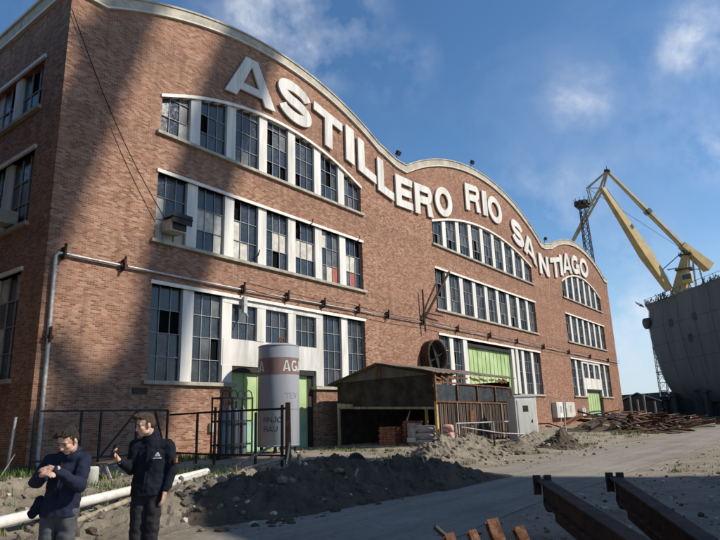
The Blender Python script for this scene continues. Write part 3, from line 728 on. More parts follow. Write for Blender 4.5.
# ------------------------------------------------------------------ lean-to shed
SX, SY = 15.68, -7.77; EX = 25.0
sh = empty('timber_shed', (SX,SY,.3), 'dark open fronted shed with a low gabled sheet roof against the brick wall', 'shed')
def shp(v): return Vector(v)-Vector((SX,SY,.3))
class SB(MB):
    def build(s, name, m, parent=None, **k):
        s.v = [tuple(shp(v)) for v in s.v]; return MB.build(s, name, m, parent, **k)
def roofsheet(y0, z0, y1, z1, name):
    mb = SB(); vs = []; n = 60; nl = 7
    for i in range(n+1):
        x = SX-.35+(EX+.2-SX+.35)*i/n
        for j in range(nl+1):
            y = y0+(y1-y0)*j/nl; z = z0+(z1-z0)*j/nl+.03*sin(i*1.9)+.05*mnoise.noise((x*.7,y*.8,2.2))-(.07*abs(mnoise.noise((x*2,j*3.1,8.)))if j == nl else 0)
            vs.append((x,y,z))
    w = nl+1
    mb.add(vs, [(i*w+j,(i+1)*w+j,(i+1)*w+j+1,i*w+j+1) for i in range(n) for j in range(nl)], 0, False)
    o = mb.build(name, M['roofsheet'], sh); s = o.modifiers.new('thick','SOLIDIFY'); s.thickness = .03; return o
roofsheet(-4.45,4.58,-1.0,3.62,'roof'); roofsheet(-4.45,4.58,-8.05,3.88,'roof')
mb = SB(); mb.beam((SX+.1,-4.45,4.5),(EX,-4.45,4.5),.1,.16); mb.build('ridge_beam', M['timber'], sh)
# gable boards and the dark sheet hanging over the opening
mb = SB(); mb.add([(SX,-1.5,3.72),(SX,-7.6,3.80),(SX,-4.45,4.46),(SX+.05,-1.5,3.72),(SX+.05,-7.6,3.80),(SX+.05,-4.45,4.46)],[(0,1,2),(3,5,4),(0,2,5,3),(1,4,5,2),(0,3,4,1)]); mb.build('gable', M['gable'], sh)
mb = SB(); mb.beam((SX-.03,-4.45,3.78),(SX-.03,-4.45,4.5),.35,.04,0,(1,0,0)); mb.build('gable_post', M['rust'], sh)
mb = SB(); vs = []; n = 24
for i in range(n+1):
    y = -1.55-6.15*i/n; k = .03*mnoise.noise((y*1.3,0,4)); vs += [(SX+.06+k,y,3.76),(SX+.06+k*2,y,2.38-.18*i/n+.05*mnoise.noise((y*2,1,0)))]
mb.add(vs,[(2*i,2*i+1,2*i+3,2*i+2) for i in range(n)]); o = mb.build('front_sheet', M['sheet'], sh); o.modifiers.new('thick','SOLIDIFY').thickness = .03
mb = SB(); mb.beam((SX+.02,-1.6,2.36),(SX+.02,-7.75,2.14),.08,.12); mb.build('front_beam', M['timber'], sh)
mb = SB(); mb.beam((SX-.06,-1.62,2.5),(SX-.06,-2.7,2.4),.05,.22); mb.build('sign_board', M['timber'], sh)
for y, z, m in ((-1.68,2.3,'timber'),(-6.55,2.2,'ochre'),(-7.85,2.3,'ochre')):
    mb = SB(); mb.box((SX+(0 if y != -6.55 else 1.2),y,.15+z/2),(.13,.13,z)); mb.build('post', M[m], sh)
mb = SB(); mb.box((SX,-7.86,3.1),(.12,.12,1.6)); mb.build('post', M['rust'], sh)
# long side: glazed top frames over vertical slats
mb = SB()
for z in (2.46,3.42): mb.beam((SX,SY-.03,z),(EX,SY-.03,z-.12 if z > 3 else z-.1),.07,.08)
mb.build('side_rail', M['rust'], sh)
for i in range(5):
    x = SX+.08+i*2.3; mb = SB(); mb.box((x,SY-.03,2.9),(.09,.08,.9)); mb.build('side_mullion', M['rust'], sh)
    if i < 4:
        mb = SB(); mb.span(x+.06,x+2.2,SY+.02,SY+.04,2.48,3.3); mb.build('side_panel', M['glass3'], sh)
mb = SB()
for i in range(46):
    x = SX+.15+i*.2; mb.box((x,SY+.0+.015*(i%2),1.42+.02*rng.uniform(-1,1)),(.128,.025,1.95+.1*rng.uniform(-1,.6)),Matrix.Rotation(rng.uniform(-.012,.012),3,'Y'))
mb.build('slat_wall', M['slat'], sh)
for x in (SX+2.2,SX+5.0,SX+7.6):
    mb = SB(); mb.box((x,SY-.06,1.4),(.10,.06,1.95)); mb.build('slat_batten', M['timber'], sh)
mb = SB(); mb.span(SX+3.6,SX+4.1,SY-.06,SY-.02,1.3,2.0); mb.build('patch_plate', M['rust'], sh)
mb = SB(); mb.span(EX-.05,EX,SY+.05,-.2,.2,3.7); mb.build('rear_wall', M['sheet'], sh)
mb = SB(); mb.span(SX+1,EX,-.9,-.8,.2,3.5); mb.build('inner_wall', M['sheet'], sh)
mb = SB(); mb.span(SX-.1,EX,SY+.08,-1.0,.14,.30); mb.build('floor_slab', M['concrete'], sh)
# eaves debris on the roof edge
for i in range(26):
    mb = SB(); x = SX+rng.uniform(0,8.5); mb.beam((x,SY-.12,3.72+rng.uniform(-.08,.05)),(x+rng.uniform(.2,.7),SY-.14,3.66+rng.uniform(-.12,.08)),.04,.09); mb.build('eaves_board', M['rust'], sh)

# stored goods in the shed
def crate_of_bricks(loc, w, d, h, label):
    root = empty('brick_stack', loc, label, 'brick stack', 'brick stacks in the shed'); mb = MB(); r2 = random.Random(3)
    nz = int(h/.13); ny = int(w/.26)
    for k in range(nz):
        for j in range(ny):
            mb.box((0,(j-(ny-1)/2)*.26+.06*((k%2)-.5), .09+k*.13+.065),(d,.245,.118),Matrix.Rotation(r2.uniform(-.02,.02),3,'Z'))
    mb.build('bricks', M['redsack'] if False else M['brickstack'], root, bevel=.01)
    mb = MB(); mb.span(-d/2,d/2,-w/2,w/2,0,.08); mb.build('pallet', M['timber'], root)
M['brickstack'] = simple('stacked_bricks', (.30, .10, .065), .85, .35, 5., c2=(.40, .17, .11))
crate_of_bricks((SX+.75,-4.6,.3),1.04,.8,.93,'red brick stack deeper in the shed, the left one')
crate_of_bricks((SX+1.3,-5.6,.3),.9,.8,1.25,'taller red brick stack beside the wrapped grey sacks')
def sack(loc, sx, sy, sz, m, label, group, rz=0, name='cement_sack'):
    bm = bmesh.new(); bmesh.ops.create_cube(bm, size=1); bmesh.ops.subdivide_edges(bm, edges=bm.edges, cuts=5, use_grid_fill=True)
    for v in bm.verts:
        p = v.co*2
        q = Vector((p.x*sqrt(1-p.y*p.y*.18-p.z*p.z*.12), p.y*sqrt(1-p.x*p.x*.18-p.z*p.z*.12), p.z*sqrt(max(.05,1-p.x**4*.5-p.y**4*.45))))
        nn = mnoise.noise((q.x*3+loc[0]*5,q.y*3+loc[2]*7,q.z*2)); q *= 1+.06*nn
        v.co = Vector((q.x*sx/2,q.y*sy/2,q.z*sz/2+sz/2))
    me = bpy.data.meshes.new(name); bm.to_mesh(me); bm.free(); me.materials.append(M[m])
    for p in me.polygons: p.use_smooth = True
    o = bpy.data.objects.new(name, me); o.location = loc; o.rotation_euler = (0,0,rz); link(o); return tag(o, label, 'sack', group)
for k, wd in enumerate(('bottom','middle','top')):
    sack((SX+.45,-7.0,.3+k*.33),.8,1.1,.37,'plastic_wrap','grey wrapped sack, %s of the pile behind the ochre corner post' % wd,'grey sacks in the shed')
for k, wd in enumerate(('bottom','middle','top')):
    sack((SX+.25,-8.3,.28+k*.34),.62,.55,.38,'redsack','red and white sack, %s of the pile outside the ochre post' % wd,'red sacks by the post',.2*k)
sack((SX+.3,-8.9,.28),.4,.5,.3,'pipewhite','small white sack on the ground beside the red sacks','white sacks',.5)
wb = empty('wrapped_bundle', (SX+.6,-6.15,.3), 'grey and white wrapped bundle between bricks and grey sacks', 'bundle')
mb = MB(); mb.span(-.3,.3,-.26,.26,.42,1.15); mb.build('wrapped_top', M['plastic_wrap'], wb, bevel=.06)
mb = MB(); mb.span(-.33,.33,-.27,.27,.2,.43); mb.build('white_board', M['pipewhite'], wb, bevel=.02)
mb = MB(); mb.span(-.3,.3,-.2,.2,0,.2); mb.build('pallet', M['timber'], wb)

# rail and wire fence in front of the slats
wf = empty('wire_fence', (16.2,-8.6,.25), 'low galvanised rail fence in front of the shed slats', 'fence')
mb = MB(); mb.tube([(0,0,1.12),(4.3,.1,1.1),(8.3,.1,1.08)],.035,8); mb.build('rail', M['galv'], wf)
mb = MB(); mb.tube([(0,-.3,.95),(3,-1.0,.55),(6.5,-1.5,.35)],.025,6); mb.build('cable', M['galv'], wf)
for x in (.05,4.2,8.2):
    mb = MB(); mb.tube([(x,0,-.1),(x,.02,1.6 if x > 8 else 1.15)],.04,8); mb.build('post', M['galv'], wf)
leaning('steel_post', (14.6,-11.3,.15), (14.65,-11.3,.95), .05, 'rustdark', 'short dark post standing in the rubble before the shed', 'post')
leaning('marker_post', (27.85,-9.9,.1), (27.85,-9.95,2.4), .045, 'galv', 'thin grey post alone at the roadside near the twig heap', 'post')

# white cabin
cb = empty('site_cabin', (21.8,-9.7,.22), 'narrow white cabin standing at the end of the shed', 'cabin', rz=R(-38))
mb = MB(); mb.span(-.65,.65,-.45,.45,.05,2.42); body = mb.build('cabin_body', M['white'], cb, bevel=.03)
mb = MB(); mb.span(-.7,.7,-.5,.5,2.425,2.5); mb.build('cabin_roof', M['asphalt_roof'], cb)
mb = MB(); mb.span(-.52,.40,-.475,-.453,.15,2.25); d = mb.build('door', M['letter'], cb, bevel=.01)
mb = MB(); mb.span(-.2,.12,-.482,-.477,1.62,1.95); mb.build('vent', M['darksteel'], d)
mb = MB(); mb.span(.28,.33,-.50,-.477,1.05,1.2); mb.build('handle', M['darksteel'], d)

# ------------------------------------------------------------------ earth heaps
HEAPS = []
def hz_(x, y):
    z = gh(x, y)
    for a, b, st0, nx0, ny0, zz in HEAPS:
        i = int((x-a)/st0); j = int((y-b)/st0)
        if 0 <= i < nx0 and 0 <= j < ny0: z = max(z, zz[j*nx0+i])
    return z
def heap(name, poly, label, mat, step=.12, seed=0., kind=None):
    """ridge heap: poly = list of (x, y, halfwidth, height) along the crest"""
    x0 = min(p[0]-p[2] for p in poly)-.4; x1 = max(p[0]+p[2] for p in poly)+.4
    y0 = min(p[1]-p[2] for p in poly)-.4; y1 = max(p[1]+p[2] for p in poly)+.4
    nxx = int((x1-x0)/step)+1; nyy = int((y1-y0)/step)+1; mb = MB(); vs = []
    for j in range(nyy):
        for i in range(nxx):
            x = x0+i*step; y = y0+j*step; best = 0
            for a, b in zip(poly[:-1], poly[1:]):
                ab = Vector((b[0]-a[0], b[1]-a[1])); ap = Vector((x-a[0], y-a[1]))
                t = min(1, max(0, ap.dot(ab)/max(1e-6, ab.dot(ab))))
                d = (ap-ab*t).length; hw = a[2]+(b[2]-a[2])*t; h = a[3]+(b[3]-a[3])*t
                q = max(0, 1-d/hw); best = max(best, h*(q**1.15)*(1 if q < .8 else 1))
            n1 = mnoise.fractal((x*1.1+seed, y*1.1, seed), 1., 2., 6); n2 = abs(mnoise.noise((x*3.3, y*3.3, seed+4)))
            env = min(1, best/.22)
            n3 = mnoise.cell((x*5.5+.8*mnoise.noise((x*3,y*3,seed)), y*5.5+.8*mnoise.noise((y*3,x*3,seed)), seed))
            z = best+env*(.30*n1*min(1,best+.35)+.24*n2*min(1,best+.3)-.06+.07*mnoise.noise((x*7,y*7,seed))+.025*n3)
            vs.append((x, y, gh(x, y)+(z if best > .005 else -.06)))
    HEAPS.append((x0, y0, step, nxx, nyy, [v[2] for v in vs]))
    mb.add(vs, [(j*nxx+i, j*nxx+i+1, (j+1)*nxx+i+1, (j+1)*nxx+i) for j in range(nyy-1) for i in range(nxx-1)], 0, False)
    o = mb.build(name, mat); return tag(o, label, 'earth heap')
heap('soil_mound', [(-2.6,-13.4,1.3,.35),(-1.2,-13.3,1.9,.72),(.6,-13.4,2.0,.80),(2.2,-13.7,1.9,.70),(3.2,-14.3,1.5,.72),(4.6,-14.6,1.2,.5),(6.2,-15.0,.8,.15)], 'long dark mound of dug soil along the near edge of the road', M['mound'], .10, 2.)
heap('rubble_heap', [(8.8,-11.4,1.5,.35),(11.,-10.9,1.7,.75),(13.5,-10.6,1.6,.7),(16.,-10.4,1.2,.4)], 'pale dry rubble heap in front of the slatted shed side', M['heap'], .12, 9.)
heap('rubble_heap', [(19.3,-12.4,1.0,.5),(20.6,-12.2,1.2,.78),(21.6,-12.1,.9,.4)], 'small grey twiggy heap at the roadside beyond the white cabin', M['mound'], .1, 15.)
heap('sand_heap', [(19.5,-10.6,1.2,.4),(21.5,-10.6,1.2,.5),(23.0,-11.0,1.0,.3)], 'low tan sand heap lying right of the white cabin', M['heap'], .15, 21.)
heap('soil_mound', [(-6.6,-9.6,1.5,.5),(-5.2,-9.0,1.6,.62),(-3.6,-8.3,1.1,.3)], 'small pale soil mound behind the man with folded arms', M['heap'], .12, 31.)
heap('soil_mound', [(-5.2,-13.4,1.2,.2),(-3.6,-12.9,1.5,.32),(-1.6,-12.0,1.5,.36),(.4,-11.2,1.4,.42),(1.4,-10.4,1.0,.3)], 'low brown soil bank strewn with rubble beside the white pipe', M['heap'], .1, 37.)

# stones and clods lying about: uncountable litter
st = MB(); r3 = random.Random(8)
ico = bmesh.new(); bmesh.ops.create_icosphere(ico, subdivisions=1, radius=1); iv = [v.co.copy() for v in ico.verts]; ifc = [tuple(v.index for v in f.verts) for f in ico.faces]; ico.free()
def stone(x, y, s, mi, lift=.3):
    ph = r3.random()*9; sc = Vector((r3.uniform(.7,1.3), r3.uniform(.7,1.3), r3.uniform(.5,.9)))*s
    z = hz_(x, y)
    st.add([Vector((v.x*sc.x, v.y*sc.y, v.z*sc.z))*(1+.3*mnoise.noise((v.x*2+ph, v.y*2, v.z*2)))+Vector((x, y, z+s*lift)) for v in iv], ifc, mi)
for i in range(1500):
    z = r3.random()
    if z < .30: x, y = r3.uniform(-7,6), r3.uniform(-13.6,-8)
    elif z < .55: x, y = r3.uniform(6,27), r3.uniform(-14,-9)
    elif z < .8: x, y = r3.uniform(-3,24), r3.uniform(-9,-.8)
    elif z < .93: x, y = r3.uniform(-6,26), r3.uniform(-15.2,-13.4)
    else: x, y = r3.uniform(-4,30), r3.uniform(-24,-18.5)
    stone(x, y, .02+.07*r3.random()**3, r3.choice((0,0,1,2)))
for i in range(900):
    if i < 450: x, y = r3.uniform(7.5,17), r3.uniform(-12.3,-9.2)
    elif i < 600: x, y = r3.uniform(18.5,22.5), r3.uniform(-13.2,-11.2)
    else: x, y = r3.uniform(-6,2), r3.uniform(-14,-9.5)
    stone(x, y, .03+.11*r3.random()**2.5, r3.choice((0,0,0,1)))
for i in range(1100):
    stone(-5+22*r3.random()**1.3, r3.uniform(-24,-18.6), .012+.035*r3.random()**3, r3.choice((0,0,1,2)))
for i in range(220):
    stone(r3.uniform(-4,30), r3.uniform(-18.4,-14.3), .008+.022*r3.random()**3, r3.choice((0,0,1)))
tag(st.build('stones', [M['heap'], M['mound'], M['concrete']]), kind='stuff')
ms = MB(); st_keep = st; st = MB()
for i in range(620):
    t = r3.random(); x = -3.6+9.2*t; y = -15.5+.5*r3.random()-.15*t if r3.random() < .25 else r3.uniform(-15.5,-12)
    stone(x, y, .015+.12*r3.random()**5, 1, .0)
tag(st.build('soil_clods', [M['heap'], M['mound'], M['concrete']]), kind='stuff')

# grass
gr = MB(); r4 = random.Random(21)
def tuft(x, y, h, n, mi):
    z = hz_(x, y)-.02
    for _ in range(n):
        a = r4.random()*2*pi; rr = r4.random()*.12; px, py = x+rr*cos(a), y+rr*sin(a); b = r4.random()*2*pi
        hh = h*r4.uniform(.5,1.15); ln = hh*r4.uniform(.15,.7); w = .007+.006*r4.random()
        dx, dy = cos(b), sin(b); sx, sy = -dy*w, dx*w
        gr.add([(px-sx,py-sy,z),(px+sx,py+sy,z),(px+dx*ln*.4+sx*.7,py+dy*ln*.4+sy*.7,z+hh*.65),(px+dx*ln*.4-sx*.7,py+dy*ln*.4-sy*.7,z+hh*.65),(px+dx*ln,py+dy*ln,z+hh)],[(0,1,2,3),(3,2,4)],mi)
def patch(n, x0, x1, y0, y1, h, green):
    for _ in range(n):
        x, y = r4.uniform(x0,x1), r4.uniform(y0,y1)
        if mnoise.noise((x*.6,y*.6,5.5)) < -.08: continue
        tuft(x, y, h, 7, 0 if r4.random() < green else 1)
patch(420,-4,5,-2.8,-.15,.28,.85); patch(260,-7,2,-8.5,-3,.22,.7); patch(160,5,9.5,-3.4,-.2,.3,.8)
patch(520,-7.5,2.5,-9.5,-2,.24,.75); patch(200,-7.5,0,-13,-9,.16,.5); patch(360,11.5,15.5,-8.6,-1,.16,.65); patch(520,8,24,-13.2,-9.0,.16,.5); patch(420,24,46,-13.0,-8,.18,.55)
patch(260,-2,5,-9.5,-6,.16,.55); patch(500,34,62,-13.2,-10.5,.3,.6); patch(60,15.6,17.3,-.8,-.1,.3,.8); patch(420,8,40,-24,-18.9,.09,.2)
tag(gr.build('grass', [M['grass'], M['drygrass']]), kind='stuff')

# ------------------------------------------------------------------ things on the ground at left
def tube_thing(name, p0, p1, r, m, label, cat, wall=None, group=None):
    mb = MB(); mb.tube([p0, p1], r, 20, cap=False)
    d = (Vector(p1)-Vector(p0)).normalized()
    mb.tube([Vector(p0)+d*.001, Vector(p1)-d*.001], r*.86, 20, cap=False)
    o = mb.build(name, M[m], origin=p0); return tag(o, label, cat, group)
tube_thing('white_pipe', (-6.4,-12.6,.27), (1.05,-8.8,.40), .095, 'pipewhite', 'long white pipe lying on the soil behind the two men', 'pipe')
tube_thing('drain_pipe', (-3.3,-12.3,.42), (-.3,-10.45,.52), .055, 'concrete', 'thin pale pipe lying on the soil right of the man with a phone', 'pipe')
tube_thing('drain_pipe', (-5.4,-13.2,.17), (-3.4,-12.35,.40), .05, 'timber', 'thin brown pipe lying on the soil between the two men', 'pipe')
cbk = MB(); cbk.lathe((-2.0,-8.05,gh(-2,-8)), [(.17,0),(.19,.02),(.2,.36),(.18,.42),(.15,.43)], 16); tag(cbk.build('concrete_bucket', M['concrete'], origin=(-2.0,-8.05,gh(-2,-8))), 'small pale concrete stump behind the white pipe', 'stump')
bn = empty('trestle_bench', (-.5,-6.6,.28), 'low green grey trestle bench in the grass by the brick wall', 'bench', rz=R(38))
mb = MB()
for q in (-.14,0,.14): mb.span(-1.0,1.0,q-.06,q+.06,.46,.5)
mb.build('bench_top', M['slat'], bn)
for x in (-.75,.75):
    for s in (-1,1):
        mb = MB(); mb.beam((x,s*.26,0),(x,s*.04,.455),.05,.05); mb.build('leg', M['galv'], bn)
tr = MB(); tr.tube([(0,-.13,0),(0,-.12,0),(0,.12,0),(0,.13,0)], [.19,.215,.215,.19], 20); tr.tube([(0,-.145,0),(0,-.131,0)], [.15,.16], 16)
to = tr.build('steel_drum_stub', M['rubber']); to.location = (2.15,-13.35,.66); to.rotation_euler = (.15,0,R(-40)); tag(to, 'small round black stub perched on top of the dark soil mound', 'drum stub')
for i, (p0, p1, lab) in enumerate((((.1,-14.9,.55),(.7,-14.5,.62),'pale splinter of wood on the dark soil mound'),((2.9,-14.9,.62),(3.3,-14.6,.72),'short pale stick near the right end of the soil mound'))):
    leaning('wood_splinter', p0, p1, .025, 'timber', lab, 'splinter')

# ------------------------------------------------------------------ rusty steel in the foreground
def ibeam(name, p0, p1, h, w, label, mat='rustdark', group=None, end='prongs'):
    p0 = Vector(p0); p1 = Vector(p1); d = (p1-p0).normalized(); root = empty(name, p0, label, 'steel beam', group)
    q0 = Vector((0,0,0)); q1 = p1-p0; up = Vector((0,0,1)); sx = d.cross(up).normalized(); uz = sx.cross(d)
    t = .03
    mb = MB(); mb.beam(q0+uz*(h/2), q1+uz*(h/2), w, t, 0, uz); mb.build('top_flange', M[mat], root, bevel=.006)
    mb = MB(); mb.beam(q0+d*.5-uz*(h/2), q1-uz*(h/2), w, t, 0, uz); mb.build('bottom_flange', M[mat], root, bevel=.006)
    mb = MB(); mb.beam(q0+d*.08, q1, t*.8, h-t*1.02, 0, uz); mb.build('web', M[mat], root)
    for k in (1.2,2.4,3.6):
        mb = MB(); mb.beam(q0+d*k-uz*(h/2-t), q0+d*k+uz*(h/2-t), .02, w*.9, 0, d); mb.build('stiffener', M[mat], root)
    for s in (-1,1):
        mb = MB(); c = q0+sx*s*w*.42+d*.06; mb.beam(c-uz*(h*.25), c+uz*(h*.5+.075), .11, .04, 0, d); mb.build('prong', M[mat], root, bevel=.006)
    # hooked lug hanging under the tip
    mb = MB(); mb.tube([q0+d*.25-uz*h*.35, q0+d*.22-uz*(h*.62), q0+d*.35-uz*(h*.80), q0+d*.55-uz*(h*.66), q0+d*.58-uz*(h*.45)], .05, 8); mb.build('lug', M[mat], root)
    mb = MB(); mb.beam(q0+d*.9-uz*h*.8, q1-uz*h*.8, w*.5, h*.5, 0, uz); mb.build('lower_chord', M[mat], root)
    return root
ibeam('steel_beam', (-1.22,-19.50,.60), (-5.6,-22.35,.40), .27, .19, 'rusty built up steel beam with two upright prongs, left one in the foreground', 'rustdark')
ibeam('steel_beam', (-.50,-20.36,.60), (-5.45,-22.75,.38), .27, .18, 'darker rusty steel beam tip at the lower right, beside the left pronged beam', 'rustdark')
ibeam('steel_beam', (2.62,-21.62,.98), (-1.3,-25.0,.55), .32, .24, 'dark beam tip cut by the right edge of the photo', 'rustdark')
for p, lab in (((-2.6,-20.75,.0),'squared timber block carrying the two rusty beams at the near end'),((-4.0,-21.9,.0),'timber block under the far end of the rusty beams'),((.9,-23.1,.0),'timber block under the beam at the right edge')):
    mb = MB(); mb.box((0,0,.06),(1.5,.24,.12),Matrix.Rotation(R(-62),3,'Z')); o = mb.build('timber_block', M['timber'], bevel=.01); o.location = p; tag(o, lab, 'timber')
offc = [((-5.50,-20.30,.70),(-5.78,-20.72,.0),.13,'rust','leaning rusty angle offcut at the left of the stub bundle'),
        ((-5.36,-20.45,.72),(-5.50,-20.85,.0),.12,'rustbright','bright orange rusty stub second from left in the foreground bundle'),
        ((-5.22,-20.58,.80),(-5.40,-20.95,.0),.16,'rustbright','tallest orange rusty stub in the foreground bundle'),
        ((-5.12,-20.78,.74),(-5.22,-21.15,.0),.14,'rustbright','orange rusty stub at the right of the foreground bundle'),
        ((-5.52,-20.18,.76),(-5.0,-20.75,.05),.05,'darksteel','thin dark bar crossing the stubs in the foreground bundle')]
for p0, p1, w, m, lab in offc:
    p0 = Vector(p0); p1 = Vector(p1); w = w*.74 if w > .1 else w; root = MB(); d = (p0-p1).normalized(); sx = d.orthogonal().normalized()
    if w > .07:
        sy = d.cross(sx)
        root.beam(p1+sx*w*.3, p0+sx*w*.3, w*.9, .02, 0, sx); root.beam(p1-sx*w*.3, p0-sx*w*.3, w*.9, .02, 0, sx); root.beam(p1, p0, .02, w*.57, 0, sx)
    else: root.tube([p1, p0], w*.5, 8)
    tag(root.build('steel_offcut', M[m], origin=p1, bevel=.004), lab, 'steel offcut', 'rusty offcuts in the foreground')

# ------------------------------------------------------------------ scrap pile beyond the works
r5 = random.Random(33); protos = []
for k in range(8):
    mb = MB(); L = r5.uniform(1.8,4.6)
    if k % 4 == 0: mb.box((0,0,0),(L,.22,.03)); mb.box((0,0,.12),(L,.03,.22)); mb.box((0,0,.24),(L,.22,.03))
    elif k % 4 == 1: mb.box((0,0,0),(L,.28,.07))
    elif k % 4 == 2: mb.tube([(-L/2,0,0),(L/2,0,0)],.09,8)
    else: mb.tube([(-L/2,0,0),(0,.1,.25),(L/2,0,0)],.05,6); mb.box((0,0,0),(.5,.6,.05))
    me = mb.build('scrap_piece', M[('rustdark','rust','timber','rustdark','rust','slat','rustdark','darksteel')[k]]); protos.append(me)
used = set()
for i in range(250):
    t = r5.random(); k = r5.randrange(8)
    if t < .7: x, y = r5.uniform(36,56), None
    else: x, y = r5.uniform(52,78), None
    x = r5.uniform(38,76)
    yc = -11.0+(x-38)*.05; y = yc+r5.gauss(.8,2.1); y = max(-13, min(-3, y))
    hmax = max(.12, (1.25 if x < 58 else .6)*math.exp(-((y+7.0)/3.2)**2))
    z = gh(x,y)+.12+r5.random()*hmax
    if k not in used: o = protos[k]; used.add(k)
    else: o = protos[k].copy(); col.objects.link(o)
    o.location = (x,y,z); o.rotation_euler = (r5.uniform(-.5,.5), r5.uniform(-.2,.2) if r5.random() < .95 else r5.uniform(-.6,.6), r5.random()*pi)
    tag(o, 'rusty scrap piece jumbled in the scrap heap beyond the brick factory', 'scrap', 'scrap pieces in the heap beyond the factory')
heap('scrap_soil', [(40,-8.5,3.2,.7),(50,-7.0,3.8,1.1),(58,-7,3.6,.9),(70,-8,3.2,.7)], 'dark soil heap under the scrap iron beyond the factory', M['mound'], .4, 44.)
for i, (x, y, h) in enumerate(((66.5,-4.6,3.4),(68.2,-5.0,3.0),(69.4,-5.5,3.6),(72.5,-6.0,2.8))):
    leaning('timber_stake', (x,y,.2), (x+.1,y,h), .11, 'timber', ('pale upright stake nearest the factory end in the scrap heap','second pale upright stake from the factory end','tallest pale upright stake in the scrap heap','pale upright stake farthest from the factory')[i], 'stake', 'stakes in the scrap heap')

# ------------------------------------------------------------------ ship hull on the slip
hs = empty('ship_hull', (118,0,0), 'huge dark unfinished ship hull on the slipway at the right', 'ship')
H0 = Vector((118.65,2.64,0)); hd = Vector((-.64,-.77,0)).normalized(); hn = Vector((.77,-.64,0))
prof = [(0,22.3),(.5,21.0),(.1,17.4),(.35,14.0),(.75,10.6),(1.3,7.4),(2.2,4.9),(4.4,2.8)]
mb = MB(); vs = []; nseg = 30
for i in range(nseg+1):
    s = 62*i/nseg; full = sstep(-6,9,s)
    for a, z in prof:
        # flank narrows towards the stem at s = 0
        inset = a*1.0*(1-.72*sstep(0,22,s))
        push = -5.5*sstep(0,40,s)*(.35+.65*z/22)
        p = H0+hd*(s+a*.55*(1-sstep(0,30,s)))+hn*(inset+push*.25); vs.append((p.x-118,p.y,z+.05*s*(z/22)))
w = len(prof)
mb.add(vs, [(i*w+j,i*w+j+1,(i+1)*w+j+1,(i+1)*w+j) for i in range(nseg) for j in range(w-1)], 0, True)
# far flank and bottom close the body
back = [(Vector(v)+hn*18*sstep(-4,14,62*(k//w)/nseg)) for k, v in enumerate(vs)]
mb.add([tuple(v) for v in back], [(i*w+j,(i+1)*w+j,(i+1)*w+j+1,i*w+j+1) for i in range(nseg) for j in range(w-1)], 0, True)
mb.add([vs[i*w] for i in range(nseg+1)]+[tuple(back[i*w]) for i in range(nseg+1)], [(i,i+1,nseg+2+i,nseg+1+i) for i in range(nseg)], 0)
mb.add([vs[i*w+w-1] for i in range(nseg+1)]+[tuple(back[i*w+w-1]) for i in range(nseg+1)], [(i,nseg+1+i,nseg+2+i,i+1) for i in range(nseg)], 1)
mb.add([vs[j] for j in range(w)]+[tuple(back[j]) for j in range(w)], [(j,w+j,w+j+1,j+1) for j in range(w-1)], 0)
mb.build('hull_shell', [M['hull'], M['hullrust']], hs)
mb = MB()
for i in range(0,nseg,2):
    pts = [Vector(vs[i*w+j])-hn*.10 for j in range(w-2)]; mb.tube(pts,.035,5)
mb.build('weld_frame', M['hull'], hs)
for j in (2,3,4):
    mb = MB(); mb.tube([Vector(vs[i*w+j])-hn*.05 for i in range(nseg+1)],.03,4); mb.build('plate_seam', M['hull'], hs)
for i, j in ((3,2),(6,2),(9,3),(5,3),(12,2)):
    a = Vector(vs[i*w+j]); mb = MB(); mb.beam(a-hn*.04+Vector((0,0,-.7)), a-hn*.04+Vector((0,0,.7)), 1.0, .05, 0, hn); mb.build('doubler_plate', M['hullrust'], hs)
mb = MB()
for i in range(0,nseg):
    a = Vector(vs[i*w]); b = Vector(vs[(i+1)*w]); mb.tube([a+Vector((0,0,.0)), a+Vector((0,0,1.1))],.05,5); mb.tube([a+Vector((0,0,1.05)), b+Vector((0,0,1.05))],.04,5)
mb.build('deck_rail', M['crane_dark'], hs)
# bow bulwark clutter and anchor roller
r6 = random.Random(4)
for i in range(56):
    mb = MB()
    s = r6.uniform(-1.2,20); p = H0+hd*s-Vector((118,0,0))-hn*r6.uniform(-.6,1.0); z = 22.1+.055*s
    q = Vector((r6.uniform(-.8,.8),r6.uniform(-.8,.8),r6.uniform(.3,1.3))); mb.beam((p.x,p.y,z),(p.x+q.x,p.y+q.y,z+q.z),.16,.12); mb.build('deck_clutter', M['crane_dark'], hs)
mb = MB(); mb.lathe((0,0,0),[(.4,-.5),(1.1,-.45),(1.1,.45),(.4,.5)],16); o = mb.build('fairlead', M['crane_dark'], hs); o.location = (H0.x-118+.2,H0.y+.1,18.6); o.rotation_euler = (R(80),0,R(40))
# scaffold tower hugging the stem
sc = empty('scaffold_tower', (120.6,1.9,0), 'lattice scaffold tower beside the left end of the ship hull', 'scaffold')
mb = MB()
for dx, dy in ((-.7,-.7),(.7,-.7),(-.7,.7),(.7,.7)): mb.tube([(dx+3.2*0,dy,0),(dx,dy,19)],.09,5)
mb.build('standard', M['cranegrey'], sc)
mb = MB()
for k in range(12):
    z = .6+k*1.6
    for a, b in (((-.7,-.7),(.7,-.7)),((.7,-.7),(.7,.7)),((.7,.7),(-.7,.7)),((-.7,.7),(-.7,-.7))):
        mb.tube([(a[0],a[1],z),(b[0],b[1],z)],.07,4); mb.tube([(a[0],a[1],z),(b[0],b[1],z+1.6)],.05,4)
mb.build('lacing', M['cranegrey'], sc)
for k in range(4):
    mb = MB(); mb.box((0,0,4.2+k*4.8),(1.7,1.7,.12)); mb.build('platform', M['timber'], sc)
